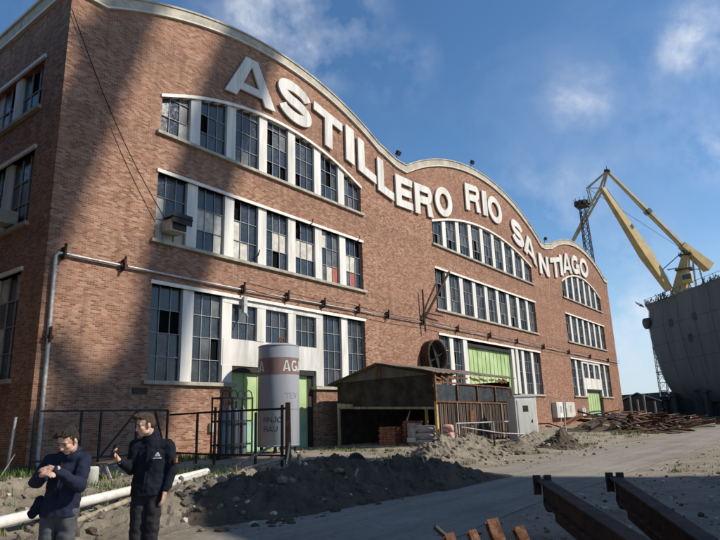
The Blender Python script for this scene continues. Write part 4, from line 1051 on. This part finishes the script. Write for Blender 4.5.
# shoring under the hull
r7 = random.Random(12)
first = None
for i in range(34):
    s = r7.uniform(-3,34); dd = r7.uniform(-3,6); p = H0+hd*s+hn*dd; h = r7.uniform(3.5,5.2)
    if first is None:
        mb = MB(); mb.box((0,0,2.4),(.7,.7,4.8)); mb.box((0,0,4.9),(1.3,1.3,.35)); first = o = mb.build('shoring_post', M['crane_dark'])
    else: o = first.copy(); col.objects.link(o)
    o.location = (p.x,p.y,0); o.scale = (r7.uniform(.7,1.5),r7.uniform(.7,1.5),h/5.0); o.rotation_euler = (0,0,r7.random()*3)
    tag(o, 'dark timber shoring post under the ship hull', 'shoring post', 'shoring posts under the hull')
# slipway wall and yard stores behind the scrap
mb = MB(); mb.span(-32,32,-.6,.6,0,5.2); o = mb.build('slipway_wall', M['crane_dark']); o.location = (112.5,-12,0); o.rotation_euler = (0,0,atan2(-.77,-.64)); tag(o, 'dark low wall of the slipway under the ship hull', 'wall')
for (x, y, w, d, h, rz, lab) in ((122,22,26,12,7.2,.35,'long low dark store with a pale roof between the factory and the hull'),(104,3,9,6,4.2,.2,'small dark store with pale roof in front of the hull stem')):
    st_ = empty('yard_store', (x,y,0), lab, 'store', rz=rz)
    mb = MB(); mb.span(-w/2,w/2,-d/2,d/2,-.2,h-1.0); mb.build('store_wall', M['crane_dark'], st_)
    mb = MB(); vs = [(-w/2-.4,-d/2-.6,h-1.1),(w/2+.4,-d/2-.6,h-1.1),(w/2+.4,0,h+.4),(-w/2-.4,0,h+.4),(w/2+.4,d/2+.6,h-1.1),(-w/2-.4,d/2+.6,h-1.1)]
    mb.add(vs+[(a,b,c+.15) for a,b,c in vs],[(0,3,2,1),(3,5,4,2),(6,7,8,9),(9,8,10,11),(0,1,7,6),(5,11,10,4),(0,6,9,3),(3,9,11,5),(1,2,8,7),(2,4,10,8)]); mb.build('store_roof', M['asphalt_roof'], st_)

# ------------------------------------------------------------------ yellow level-luffing crane
cr_ = empty('harbour_crane', (166.5,1.8,0), 'yellow level luffing harbour crane rising behind the ship hull', 'crane')
def cl(p): return Vector(p)-Vector((166.5,1.8,0))
def taper(mb, p0, p1, w0, w1, h0, h1, mi=0):
    p0 = cl(p0); p1 = cl(p1); d = (p1-p0).normalized(); sx = d.cross(Vector((0,0,1))).normalized(); uz = sx.cross(d)
    vs = []
    for p, w, h in ((p0,w0,h0),(p1,w1,h1)):
        vs += [p-sx*w/2-uz*h/2, p+sx*w/2-uz*h/2, p+sx*w/2+uz*h/2, p-sx*w/2+uz*h/2]
    mb.add(vs,[(3,2,1,0),(4,5,6,7),(0,1,5,4),(1,2,6,5),(2,3,7,6),(3,0,4,7)],mi)
APX = Vector((149.16,13.14,64.4)); BT = Vector((149.1,15.0,60.0)); BB = Vector((164.9,5.4,33.0)); TE = Vector((165.8,.0,43.4)); BEND = Vector((147.2,18.2,60.3))
mb = MB(); mid = BB.lerp(BT,.35); taper(mb,BB,mid,1.4,2.2,1.6,2.9); taper(mb,mid,BT,2.2,1.1,2.9,1.0); mb.build('main_boom', M['yellow'], cr_)
mb = MB()
for s in (-.55,.55):
    off = Vector((.6*s,-.8*s,0)); taper(mb,TE+off,TE.lerp(APX,.48)+off,.35,.38,.8,.8); taper(mb,TE.lerp(APX,.48)+off,APX+off*.4,.38,.3,.8,.5)
for k in range(9):
    p = TE.lerp(APX,(k+.5)/9); mb.beam(cl(p+Vector((.4,-.5,0))),cl(p-Vector((.4,-.5,0))),.12,.12)
mb.build('tie_strut', M['cranepale'], cr_)
mb = MB(); p = TE.lerp(APX,.46); taper(mb,p,TE.lerp(APX,.5),1.7,1.7,1.2,1.2); mb.build('strut_joint', M['crane_dark'], cr_)
mb = MB(); bd = (BT-BB).normalized(); bs2 = bd.cross(Vector((0,0,1))).normalized(); bu = bs2.cross(bd)
for s in (-.35,.35): mb.tube([cl(BB.lerp(BT,.06)+bu*1.75+bs2*s), cl(BB.lerp(BT,.35)+bu*1.95+bs2*s), cl(BB.lerp(BT,.97)+bu*1.0+bs2*s)],.06,4)
for k in range(40):
    t = .06+.9*k/40; h = 1.75+.2*min(1,t/.35)-(.95*(t-.35)/.62 if t > .35 else 0); p = BB.lerp(BT,t)+bu*h
    mb.tube([cl(p-bs2*.35), cl(p+bs2*.35)],.045,4)
mb.build('boom_ladder', M['crane_dark'], cr_)
for k in range(1,9):
    t = k/9.5; p = BB.lerp(BT,t); w2 = (1.4+.8*t/.35 if t < .35 else 2.2-1.1*(t-.35)/.65)+.07; h2 = (1.6+1.3*t/.35 if t < .35 else 2.9-1.9*(t-.35)/.65)+.07
    mb = MB(); mb.beam(cl(p-bd*.06), cl(p+bd*.06), w2, h2); mb.build('seam_plate', M['yellow'], cr_)
mb = MB(); mb.box(cl((164.6,.6,35.2)),(2.2,2.4,2.4)); cabn = mb.build('cab', M['yellow'], cr_, bevel=.1)
mb = MB(); mb.box(cl((163.45,.6,35.5)),(.06,2.0,1.3)); mb.build('cab_window', M['glass'], cabn)
for a, b in ((APX,Vector((166.2,.4,42.4))),(BEND,Vector((166.4,.2,43.0)))):
    mb = MB(); mb.tube([cl(a),cl(b)],.05,4); mb.build('hoist_rope', M['crane_dark'], cr_)
# fly jib
JE = Vector((146.6,24.0,45.8)); HB = Vector((147.3,21.0,50.5)); 
mb = MB()
for s in (-.5,.5):
    off = Vector((.6*s,-.8*s,0)); mb.tube([cl(APX+off*.3),cl(BT+off),cl(BT.lerp(JE,.5)+off),cl(JE+off*.3)],.3,6); mb.tube([cl(APX+off*.3),cl(BEND+off*.5),cl(BT.lerp(JE,.32)+off*.6)],.16,6)
for k in range(8):
    p = BT.lerp(JE,k/8); q = BT.lerp(JE,(k+1)/8); mb.beam(cl(p+Vector((.3,-.4,0))),cl(q-Vector((.3,-.4,0))),.14,.14)
mb.beam(cl(BEND),cl(BT),.2,.2); mb.build('fly_jib', M['cranepale'], cr_)
mb = MB(); mb.lathe(cl(APX),[(.2,-.4),(.8,-.35),(.8,.35),(.2,.4)],12); mb.tube([cl(APX),cl(APX+Vector((0,0,1.4)))],.09,5); mb.build('head_sheave', M['crane_dark'], cr_)
mb = MB()
for s in (-.4,.1,.5): mb.tube([cl(JE+Vector((.5*s,-.6*s,0))),cl(Vector((146.4+.5*s,24.2-.6*s,22)))],.05,4)
mb.build('hoist_rope', M['crane_dark'], cr_)
# tower head, counterweight arm, house
mb = MB(); taper(mb,(166.6,2.9,32.6),(166.3,.3,41.8),3.4,1.7,3.4,1.6); mb.build('tower_head', M['yellow'], cr_)
for z, w, c in ((38.0,2.9,(166.4,1.2)),(42.0,2.3,(166.3,.3))):
    mb = MB(); mb.box(cl((c[0],c[1],z)),(w*1.4,w*1.4,.25)); 
    for k in range(12):
        a = k*pi/6; mb.tube([cl((c[0]+w*.7*cos(a),c[1]+w*.7*sin(a),z)),cl((c[0]+w*.7*cos(a),c[1]+w*.7*sin(a),z+1.0))],.05,4)
    mb.build('walkway', M['crane_dark'], cr_)
mb = MB(); taper(mb,(165.2,.7,44.6),(170.3,-4.1,38.4),1.9,2.3,1.6,2.6); mb.build('counterweight_arm', M['yellow'], cr_)
mb = MB(); mb.tube([cl((166.9,-1.2,42.6)),cl((168.4,-.5,33))],.22,6); mb.tube([cl((167.6,-1.8,42.0)),cl((170.0,-2.4,33))],.22,6); mb.tube([cl((167.4,-.9,38)),cl((168.7,-1.9,38))],.14,5); mb.build('stay', M['cranegrey'], cr_)
mb = MB(); mb.tube([cl((165.8,5.2,38.6)),cl((166.3,1.6,38.8))],.14,5); mb.tube([cl((163.2,6.9,37.6)),cl((165.6,.3,43.2))],.12,5); mb.build('luffing_rod', M['crane_dark'], cr_)
mb = MB(); mb.box(cl((167.0,1.8,30.5)),(6.5,6.5,4.2)); mb.build('machine_house', M['yellow'], cr_)
for sx_ in (-4,4):
    for sy_ in (-4,4):
        mb = MB(); mb.tube([(sx_*1.5,sy_*1.5,0),(sx_*.6,sy_*.6,28.5)],[.9,.7],8); mb.build('portal_leg', M['yellow'], cr_)

# lattice mast with floodlight crown
lm = empty('lattice_mast', (139.5,17.6,0), 'dark lattice mast with a crown of floodlights behind the last gable', 'mast')
mb = MB(); mw = lambda z: 1.5-.9*z/53
for dx, dy in ((-1,-1),(1,-1),(1,1),(-1,1)):
    mb.tube([(dx*mw(0)-0,dy*mw(0),0),(dx*mw(52)-2.2,dy*mw(52)-.2,52)],.13,5)
mb.build('mast_leg', M['crane_dark'], lm)
mb = MB(); z = 0.
while z < 51:
    st2 = 1.9; cs = lambda dx, dy, zz: Vector((dx*mw(zz)-2.2*zz/52, dy*mw(zz)-.2*zz/52, zz))
    for a, b in (((-1,-1),(1,-1)),((1,-1),(1,1)),((1,1),(-1,1)),((-1,1),(-1,-1))):
        mb.tube([cs(*a,z),cs(*b,z+st2)],.07,4); mb.tube([cs(*b,z),cs(*a,z+st2)],.07,4); mb.tube([cs(*a,z),cs(*b,z)],.06,4)
    z += st2
mb.build('mast_lacing', M['crane_dark'], lm)
mb = MB(); mb.box((-2.2,-.2,52.1),(3.0,3.0,.2))
for k in range(10):
    a = k*2*pi/10; mb.box((-2.2+1.5*cos(a),-.2+1.5*sin(a),52.9),(.8,.8,.9),Matrix.Rotation(a,3,'Z')); mb.tube([(-2.2+1.5*cos(a),-.2+1.5*sin(a),52),(-2.2+1.9*cos(a),-.2+1.9*sin(a),54.2)],.08,4)
mb.build('floodlight_crown', M['crane_dark'], lm)

# ------------------------------------------------------------------ the yard behind the photographer (casts the shade)
ws = empty('workshop', (6,-32,0), 'brick workshop across the road behind the photographer', 'workshop')
WH = 14.0; WC = [(4.9,-28.2),(10.8,-28.2),(12.6,-36.7),(2.1,-36.7)]
def prism(cs, z0, z1, grow=0.0):
    m = MB(); cx_ = sum(c[0] for c in cs)/4; cy_ = sum(c[1] for c in cs)/4
    q = [(cx_+(c[0]-cx_)*(1+grow)-6, cy_+(c[1]-cy_)*(1+grow)+32) for c in cs]
    m.add([(a,b,z0) for a,b in q]+[(a,b,z1) for a,b in q], [(0,1,2,3),(7,6,5,4)]+[(k,4+k,4+(k+1)%4,(k+1)%4) for k in range(4)]); return m
prism(WC,0,WH-.6,-.02).build('workshop_wall', M['brick'], ws); prism(WC,WH-.598,WH).build('workshop_roof', M['coping'], ws)
for x in (-.2,2.6):
    mb = MB(); mb.span(x-.9,x+.9,3.74,3.80,4,7.5); f = mb.build('window', M['glass3'], ws)
    mb = MB()
    for k in range(4): mb.span(x-.9+.6*k-.03,x-.9+.6*k+.03,3.80,3.84,4,7.5)
    mb.build('window_frame', M['muntin'], f)
ck = empty('portal_crane', (32,-64,0), 'tall yellow portal crane in the yard behind the photographer', 'crane')
def kl(p): return Vector(p)-Vector((32,-64,0))
OFF = Vector((sv.x/-sv.y*62, -62, sv.z/-sv.y*62))
def fac(x, z): return kl(Vector((x,0,z))+OFF)
mb = MB(); mb.beam(fac(4.2,1.0),fac(5.9,8.4),2.7,1.9,0,(0,1,0)); mb.beam(fac(5.9,8.4),fac(8.2,16.5),3.3,2.0,0,(0,1,0)); mb.beam(fac(8.2,16.5),fac(11.9,28),3.7,2.0,0,(0,1,0)); mb.build('main_boom', M['yellow'], ck)
mb = MB(); mb.beam(fac(-1.9,4),fac(2.7,20.8),2.4,1.5,0,(0,1,0)); mb.beam(fac(2.7,20.8),fac(4.6,28),2.5,1.5,0,(0,1,0)); mb.beam(fac(.4,18.9),fac(1.9,17.2),1.3,.8,0,(0,1,0)); mb.build('tie_strut', M['yellow'], ck)
mb = MB(); mb.beam(fac(4.9,5.4),fac(2.4,2.2),1.7,1.0,0,(0,1,0)); mb.beam(fac(.3,5.0),fac(2.3,2.4),1.1,.7,0,(0,1,0)); mb.build('brace', M['yellow'], ck)
p = fac(1.6,-3.2); mb = MB(); mb.box(p,(6.0,4.0,8.2)); mb.build('machine_house', M['yellow'], ck)
for sx_ in (-1,1):
    for sy_ in (-1,1):
        mb = MB(); mb.tube([(p.x-13+sx_*1.2,p.y+sy_*2.0,0),(p.x-2.7+sx_*.6,p.y+sy_*1.2,p.z-3.9)],.5,8); mb.build('portal_leg', M['yellow'], ck)
nb = empty('sky_blocker_hall', (-19.9,10.5,0), 'unseen dark hall added left of the factory to keep skylight off its side wall', 'hall')  # added block out of view; keeps skylight off the factory's left wall
mb = MB(); mb.span(-12,12,-22,30,-.2,19.5); mb.build('sky_blocker_wall', M['hullrust'], nb)
mb = MB(); mb.span(-12.2,12.2,-22.2,30.2,19.502,20.0); mb.build('sky_blocker_roof', M['roofsheet'], nb)
for i in range(6):
    mb = MB(); mb.span(12.002,12.04,-18+i*8,-13+i*8,4,8); mb.build('window', M['glass3'], nb)

# ------------------------------------------------------------------ people
def capsule(bm, p0, p1, r0, r1, n=14, sq=1.0, side=None):
    """tapered capsule; sq flattens it along one side direction"""
    p0 = Vector(p0); p1 = Vector(p1); d = p1-p0; L = d.length
    d = d/L if L > 1e-6 else Vector((0,0,1)); a = (Vector(side)-d*Vector(side).dot(d)).normalized() if side else d.orthogonal().normalized(); b = d.cross(a)
    rings = []
    for q in (-80,-50,-20,0): rings.append((p0+d*r0*sin(R(q)), r0*cos(R(q))))
    for q in (0,20,50,80): rings.append((p1+d*r1*sin(R(q)), r1*cos(R(q))))
    vv = [[bm.verts.new(c+(a*cos(2*pi*j/n)+b*sin(2*pi*j/n)*sq)*r) for j in range(n)] for c, r in rings]
    for i in range(len(vv)-1):
        for j in range(n): bm.faces.new((vv[i][j], vv[i][(j+1)%n], vv[i+1][(j+1)%n], vv[i+1][j]))
    bm.faces.new(list(reversed(vv[0]))); bm.faces.new(vv[-1])
def chain(bm, pts, rs, sq=1., side=None):
    for i in range(len(pts)-1): capsule(bm, pts[i], pts[i+1], rs[i], rs[i+1], 14, sq, side)
def ellip(bm, c, rad, rot=None, u=20, v=14):
    m = Matrix.Translation(c) @ (rot.to_4x4() if rot else Matrix()) @ Matrix.Diagonal((*rad, 1))
    bmesh.ops.create_uvsphere(bm, u_segments=u, v_segments=v, radius=1, matrix=m)
def fuse(name, bm, mats, parent, voxel, smooth=4, wrinkle=None, cut=None):
    """melt overlapping volumes into ONE continuous surface"""
    me = bpy.data.meshes.new(name); bm.to_mesh(me); bm.free()
    o = bpy.data.objects.new(name, me); col.objects.link(o)
    rm = o.modifiers.new('remesh','REMESH'); rm.mode = 'VOXEL'; rm.voxel_size = voxel
    if smooth:
        s = o.modifiers.new('smooth','SMOOTH'); s.factor = .5; s.iterations = smooth
    bpy.context.view_layer.update()
    m2 = bpy.data.meshes.new_from_object(o.evaluated_get(bpy.context.evaluated_depsgraph_get()))
    bpy.data.objects.remove(o); bpy.data.meshes.remove(me)
    m2.name = name; m2.materials.clear()
    for m in (mats if isinstance(mats, list) else [mats]): m2.materials.append(m)
    for p in m2.polygons: p.use_smooth = True
    if wrinkle:
        amp, fx, fz = wrinkle
        nrm = [v.normal.copy() for v in m2.vertices]
        for v, nn in zip(m2.vertices, nrm):
            c = v.co
            k = mnoise.noise((c.x*fx, c.y*fx, c.z*fz)) + .6*mnoise.noise((c.x*fx*2+c.z*9, c.y*fx*2, c.z*fz*1.7+4)) + .5*(abs(mnoise.noise((c.x*fx*.8+3, c.y*fx*.8, c.z*fz*1.3)))-.3)
            v.co = c+nn*amp*k
    if cut:
        b2 = bmesh.new(); b2.from_mesh(m2)
        for co, no in cut: bmesh.ops.bisect_plane(b2, geom=b2.verts[:]+b2.edges[:]+b2.faces[:], plane_co=co, plane_no=no, clear_outer=True)
        b2.to_mesh(m2); b2.free()
    r = bpy.data.objects.new(name, m2); link(r, parent); return r
def hand(bm, wrist, direction, palm, thumb_side, curl=.5, s=1.0):
    """palm, four unequal bent fingers and a thumb; palm = direction the palm faces"""
    w = Vector(wrist); d = Vector(direction).normalized(); pn = Vector(palm); pn = (pn-d*pn.dot(d)).normalized(); sd = d.cross(pn).normalized()*thumb_side
    capsule(bm, w-d*.03, w+d*.03, .027*s, .031*s, 12, .75, sd)
    for k in (-1.4,-.5,.5,1.4):
        capsule(bm, w+d*.015+sd*.010*k*s, w+d*.085*s+sd*.0155*k*s, .017*s, .0125*s, 10, .85, sd)
    for k, L in ((1.4,.070),(.5,.080),(-.5,.075),(-1.4,.058)):
        p = w+d*.085*s+sd*.0158*k*s; a = 0
        for q, f in enumerate((.45,.32,.26)):
            a += curl*(.55+.25*q); dd = d*cos(a)+pn*sin(a); p2 = p+dd*L*f*s; capsule(bm, p, p2, (.0098-.0010*q)*s, (.0090-.0010*q)*s, 9); p = p2
    p = w+d*.03*s+sd*.026*s; p1 = p+(d*.55+sd*.55+pn*.35).normalized()*.042*s; p2 = p1+(d*.85+sd*.05+pn*.5).normalized()*.032*s
    capsule(bm, w+d*.01, p, .018*s, .016*s, 9); capsule(bm, p, p1, .0145*s, .0115*s, 9); capsule(bm, p1, p2, .0115*s, .0095*s, 9)
def head(bm, c, rot, s=1.0):
    """skull, jaw, cheeks, brow, nose, lips, chin and ears; the face looks along local -y"""
    T = lambda x, y, z: Vector(c)+rot @ Vector((x*s, y*s, z*s))
    ellip(bm, T(0,.012,.035), (.076*s,.094*s,.086*s), rot); ellip(bm, T(0,-.028,-.035), (.059*s,.062*s,.078*s), rot)
    ellip(bm, T(0,-.058,-.086), (.030*s,.027*s,.024*s), rot)
    for k in (-1,1):
        ellip(bm, T(.036*k,-.058,-.018), (.026*s,.026*s,.024*s), rot); ellip(bm, T(.045*k,-.02,-.070), (.016*s,.035*s,.022*s), rot)
        capsule(bm, T(.012*k,-.079,.026), T(.048*k,-.066,.028), .013*s, .012*s)
        ellip(bm, T(.077*k,.012,-.008), (.010*s,.020*s,.032*s), rot @ Matrix.Rotation(.25*k,3,'Z'))
        ellip(bm, T(.011*k,-.090,-.028), (.011*s,.012*s,.009*s), rot)
    capsule(bm, T(0,-.081,.018), T(0,-.104,-.024), .0105*s, .0135*s)
    capsule(bm, T(-.020,-.080,-.050), T(.020,-.080,-.050), .0085*s, .0085*s); capsule(bm, T(-.017,-.079,-.062), T(.017,-.079,-.062), .009*s, .009*s)
def face_bits(root, c, rot, s, hairmat):
    T = lambda x, y, z: Vector(c)+rot @ Vector((x*s, y*s, z*s))
    for k in (-1,1):
        bm = bmesh.new(); ellip(bm, T(.030*k,-.0735,.006), (.014*s,.011*s,.0085*s), rot, 14, 10)
        me = bpy.data.meshes.new('eye'); bm.to_mesh(me); bm.free(); me.materials.append(M['eye'])
        for p in me.polygons: p.use_smooth = True
        link(bpy.data.objects.new('eye', me), root)
        bm = bmesh.new(); capsule(bm, T(.013*k,-.0895,.033), T(.046*k,-.079,.034), .0055*s, .004*s, 8)
        me = bpy.data.meshes.new('eyebrow'); bm.to_mesh(me); bm.free(); me.materials.append(hairmat); link(bpy.data.objects.new('eyebrow', me), root)
    bm = bmesh.new(); capsule(bm, T(-.018,-.0875,-.056), T(.018,-.0875,-.056), .0035*s, .0035*s, 8)
    me = bpy.data.meshes.new('mouth'); bm.to_mesh(me); bm.free(); me.materials.append(M['lip']); link(bpy.data.objects.new('mouth', me), root)
def hair(root, c, rot, s, mat, quiff, seed):
    T = lambda x, y, z: Vector(c)+rot @ Vector((x*s, y*s, z*s)); bm = bmesh.new()
    ellip(bm, T(0,.022,.050), (.0785*s,.0925*s,.079*s), rot); ellip(bm, T(0,.055,.005), (.072*s,.058*s,.075*s), rot)
    for k in (-1,1): ellip(bm, T(.068*k,.012,.030), (.014*s,.034*s,.034*s), rot)
    rr = random.Random(seed)
    for i in range(46):
        a = rr.uniform(-1,1); b = rr.uniform(-.7,.95); p = T(.062*a,.075*b-.005,.118-.035*a*a-.03*b*b+.004); q = p+rot @ Vector((rr.uniform(-.015,.015),-.02-quiff*.02,.010+quiff*.018))*s; capsule(bm, p, q, .016*s, .008*s, 8)
    for i in range(11):
        a = -1+2*i/10; p = T(.055*a,-.055+.012*a*a,.098-.012*a*a); q = p+rot @ Vector((.006,-.006-quiff*.004,.006+quiff*.016))*s; capsule(bm, p, q, .014*s, .006*s, 8)
    fuse('hair', bm, mat, root, .0055*s, 2, (.004,60,26))
M['eye'] = simple('eye', (.06,.045,.04), .2, .1, 5, bmp=0, spec=.6); M['lip'] = simple('lip', (.27,.11,.09), .5, .1, 9, bmp=0)
M['patch'] = simple('sleeve_patch', (.28,.11,.04), .6, .1, 9, bmp=0); M['emblem'] = simple('chest_emblem', (.40,.40,.42), .6, .05, 9, bmp=0)

def person(loc, rz, label, J, headrot, jm, pm, hm, quiff, hands, s_head=1.0, hem=.93, bulk=1.0):
    root = empty('person', loc, label, 'person', rz=rz); V = {k: Vector(v) for k, v in J.items()}
    hr = Matrix.Rotation(headrot[2],3,'Z') @ Matrix.Rotation(headrot[0],3,'X') @ Matrix.Rotation(headrot[1],3,'Y'); hc = V['head']
    # body: one continuous surface from head to feet
    bm = bmesh.new(); head(bm, hc, hr, s_head)
    chain(bm, [V['chest']+Vector((0,.02,.17)), V['neck'], hc+hr @ Vector((0,.02,-.05))], [.075,.058,.056])
    chain(bm, [V['pelvis'], V['waist'], V['chest'], V['chest']+Vector((0,.01,.12))], [.105,.112,.135,.105], .75, (1,0,0))
    capsule(bm, V['shL'], V['shR'], .062, .062)
    for S in 'LR':
        chain(bm, [V['sh'+S], V['el'+S], V['wr'+S]], [.058,.042,.028]); chain(bm, [V['hip'+S], V['kn'+S], V['an'+S]], [.066,.052,.040])
        capsule(bm, V['an'+S]+Vector((0,.03,-.03)), V['an'+S]+Vector((V['toe'][0],V['toe'][1],-.055)), .04, .03)
        h = hands[S]; hand(bm, V['wr'+S], h[0], h[1], h[2], h[3], 1.02)
    fuse('body', bm, M['skin'], root, .0062, 2)
    face_bits(root, hc, hr, s_head, hm); hair(root, hc, hr, s_head, hm, quiff, 5)
    # jacket
    bm = bmesh.new(); W = Vector((1,0,0)); B = bulk
    hemc = V['pelvis']*1.0; hemc.z = hem
    chain(bm, [Vector((hemc.x,hemc.y,hem-.03)), Vector((hemc.x,hemc.y,hem+.06)), V['waist'], V['chest'], V['chest']+Vector((0,.0,.10))], [.222*B,.218*B,.20*B,.208*B,.165*B], .74, W)
    capsule(bm, V['shL'], V['shR'], .088*B, .088*B)
    for S in 'LR':
        e = V['el'+S]; w_ = V['wr'+S]; chain(bm, [V['sh'+S], V['sh'+S].lerp(e,.5), e, e.lerp(w_,.5), w_.lerp(e,.06)], [.092*B,.082*B,.074*B,.066*B,.050*B])
    chain(bm, [V['neck']+Vector((0,.02,-.03)), V['neck']+Vector((0,.015,.018))], [.098,.083])
    jk = fuse('jacket', bm, jm, root, .010, 3, (.0125,9.5,11), [((0,0,hem-.03),(0,0,-1))])
    sm_ = jk.modifiers.new('thick','SOLIDIFY'); sm_.thickness = .008
    bm = bmesh.new()
    for k in range(13):
        a = R(-160+320*k/12)-pi/2; a2 = R(-160+320*(k+1)/12)-pi/2
        if k < 12: capsule(bm, V['neck']+Vector((.076*cos(a),.02+.066*sin(a),.02+.018*sin(a))), V['neck']+Vector((.076*cos(a2),.02+.066*sin(a2),.02+.018*sin(a2))), .022, .022, 10)
    fuse('collar', bm, jm, root, .008, 3)
    bm = bmesh.new(); z0 = Vector((hemc.x,hemc.y-.148*B,hem)); capsule(bm, Vector((hemc.x,hemc.y-.150*B,hem+.02)), Vector((V['chest'].x,V['chest'].y-.152*B,V['chest'].z+.1)), .009, .009, 8)
    me = bpy.data.meshes.new('zip_flap'); bm.to_mesh(me); bm.free(); me.materials.append(jm); link(bpy.data.objects.new('zip_flap', me), root)
    # trousers
    bm = bmesh.new(); chain(bm, [V['hipL']+Vector((.02,0,0)), V['hipR']-Vector((.02,0,0))], [.105,.105]); capsule(bm, V['pelvis'], V['pelvis']+Vector((0,0,.08)), .12, .11, 14, .75, W)
    for S in 'LR': chain(bm, [V['hip'+S], V['kn'+S], V['an'+S]+Vector((0,0,.02))], [.094,.078,.070])
    fuse('trousers', bm, pm, root, .010, 3, (.014,8,12))
    for S in 'LR':
        bm = bmesh.new(); a = V['an'+S]; capsule(bm, a+Vector((0,.05,-.045)), a+Vector((V['toe'][0],V['toe'][1],-.05)), .052, .046, 12); capsule(bm, a, a+Vector((0,.02,.06)), .056, .06)
        fuse('shoe', bm, M['boot'], root, .010, 2, None, [((0,0,a.z-.088),(0,0,-1))])
    return root
RZ = R(-52.9)
P1 = (-7.24,-16.94,.04); P2 = (-6.28,-16.95,.04)
def gz(p): return (p[0], p[1], gh(p[0],p[1])-.0)
person(gz(P1), RZ, 'person in a padded navy jacket looking down at a wrist with arms crossed', dict(
    head=(.085,-.14,1.585), neck=(.07,-.03,1.47), chest=(.025,.02,1.27), waist=(.0,.03,1.08), pelvis=(-.02,.02,.93),
    shL=(-.13,.0,1.39), elL=(-.195,-.14,1.20), wrL=(-.045,-.345,1.285), shR=(.185,.02,1.39), elR=(.225,-.12,1.15), wrR=(.055,-.31,1.335),
    hipL=(-.11,.02,.90), knL=(-.10,-.03,.50), anL=(-.12,.02,.09), hipR=(.08,.02,.90), knR=(.085,-.04,.50), anR=(.09,.02,.09), toe=(-.03,-.16,0)),
    (.62,.05,-.35), M['navy'], M['greypants'], M['hair'], .4,
    dict(L=((.75,-.35,.12),(.1,.5,-.9),1,.55), R=((-.95,-.2,-.05),(-.1,.7,-.6),-1,.5)), 1.04, .90, .87)
p2 = person(gz(P2), RZ, 'person in a black jacket with a white chest emblem looking at a phone', dict(
    head=(-.045,-.06,1.715), neck=(.0,.01,1.59), chest=(.02,.03,1.36), waist=(.0,.03,1.16), pelvis=(-.015,.03,.98),
    shL=(-.155,.0,1.485), elL=(-.205,.02,1.235), wrL=(-.255,-.235,1.355), shR=(.195,.04,1.485), elR=(.245,.07,1.21), wrR=(.205,-.03,1.0),
    hipL=(-.10,.03,.95), knL=(-.095,-.02,.52), anL=(-.11,.02,.09), hipR=(.065,.03,.95), knR=(.07,-.02,.52), anR=(.09,.03,.09), toe=(-.07,-.15,0)),
    (.30,0,-.85), M['black'], M['blackpants'], M['hair2'], .9,
    dict(L=((-.35,-.55,.75),(.55,-.1,.55),-1,.75), R=((-.15,-.12,-1),(-.9,.2,.1),1,.35)), 1.03, .99, .86)
# chest emblem, sleeve patch
mb = MB(); c = Vector((.135,-.148,1.375)); rt = Matrix.Rotation(.16,3,'Z')
def fl(pts): return [c+rt @ Vector((a,0,b)) for a, b in pts]
def plate(pts):
    f = fl(pts); bk = [v+Vector((0,.03,0)) for v in f]; n = len(f)
    mb.add(f+bk, [tuple(range(n)), tuple(reversed(range(n,2*n)))]+[(i,(i+1)%n+0,(i+1)%n+n,i+n) for i in range(n)])
plate([(-.026,.0),(.026,.0),(.020,.014),(.014,.018),(.018,.026),(.008,.03),(.004,.042),(-.006,.04),(-.010,.028),(-.018,.026),(-.014,.016),(-.022,.012)])
for q in range(7): plate([(-.040+q*.012,-.026),(-.032+q*.012,-.026),(-.032+q*.012,-.014+.003*(q%2)),(-.040+q*.012,-.014)])
mb.build('chest_emblem', M['emblem'], p2)
mb = MB(); mb.box((.300,-.0,1.32),(.03,.035,.05),Matrix.Rotation(-.3,3,'Z')); mb.build('sleeve_patch', M['patch'], p2)
pm_ = MB(); pm_.box((0,0,0),(.074,.009,.15)); ph = pm_.build('phone', M['rubber'], bevel=.004)
hw = Matrix.Rotation(RZ,3,'Z'); g2 = Vector(gz(P2))
ph.location = g2+hw @ Vector((-.285,-.30,1.455)); ph.rotation_euler = (R(-25),R(-20),RZ+R(-35)); tag(ph, 'black mobile phone in the hand of the man in the black jacket', 'phone')
# dark bag hanging from the first man's forearm
bm = bmesh.new(); g1 = Vector(gz(P1))
capsule(bm, (-.20,-.02,1.02), (-.24,-.02,.93), .045, .06, 14, .5, (1,0,0)); capsule(bm, (-.24,-.02,.93), (-.27,-.02,.90), .06, .05, 14, .5, (1,0,0))
bag = empty('cloth_bag', tuple(g1), 'dark cloth bag hanging at the side of the man in the navy jacket', 'bag', rz=RZ)
fuse('bag_body', bm, M['black'], bag, .01, 3, (.015,8,12))


# ------------------------------------------------------------------ render settings
scene.view_settings.view_transform = 'Standard'; scene.view_settings.look = 'None'
scene.view_settings.gamma = 1; scene.view_settings.exposure = 0.14
scene.view_settings.use_curve_mapping = False
scene.render.engine = 'CYCLES'
scene.cycles.max_bounces = 6; scene.cycles.use_denoising = True
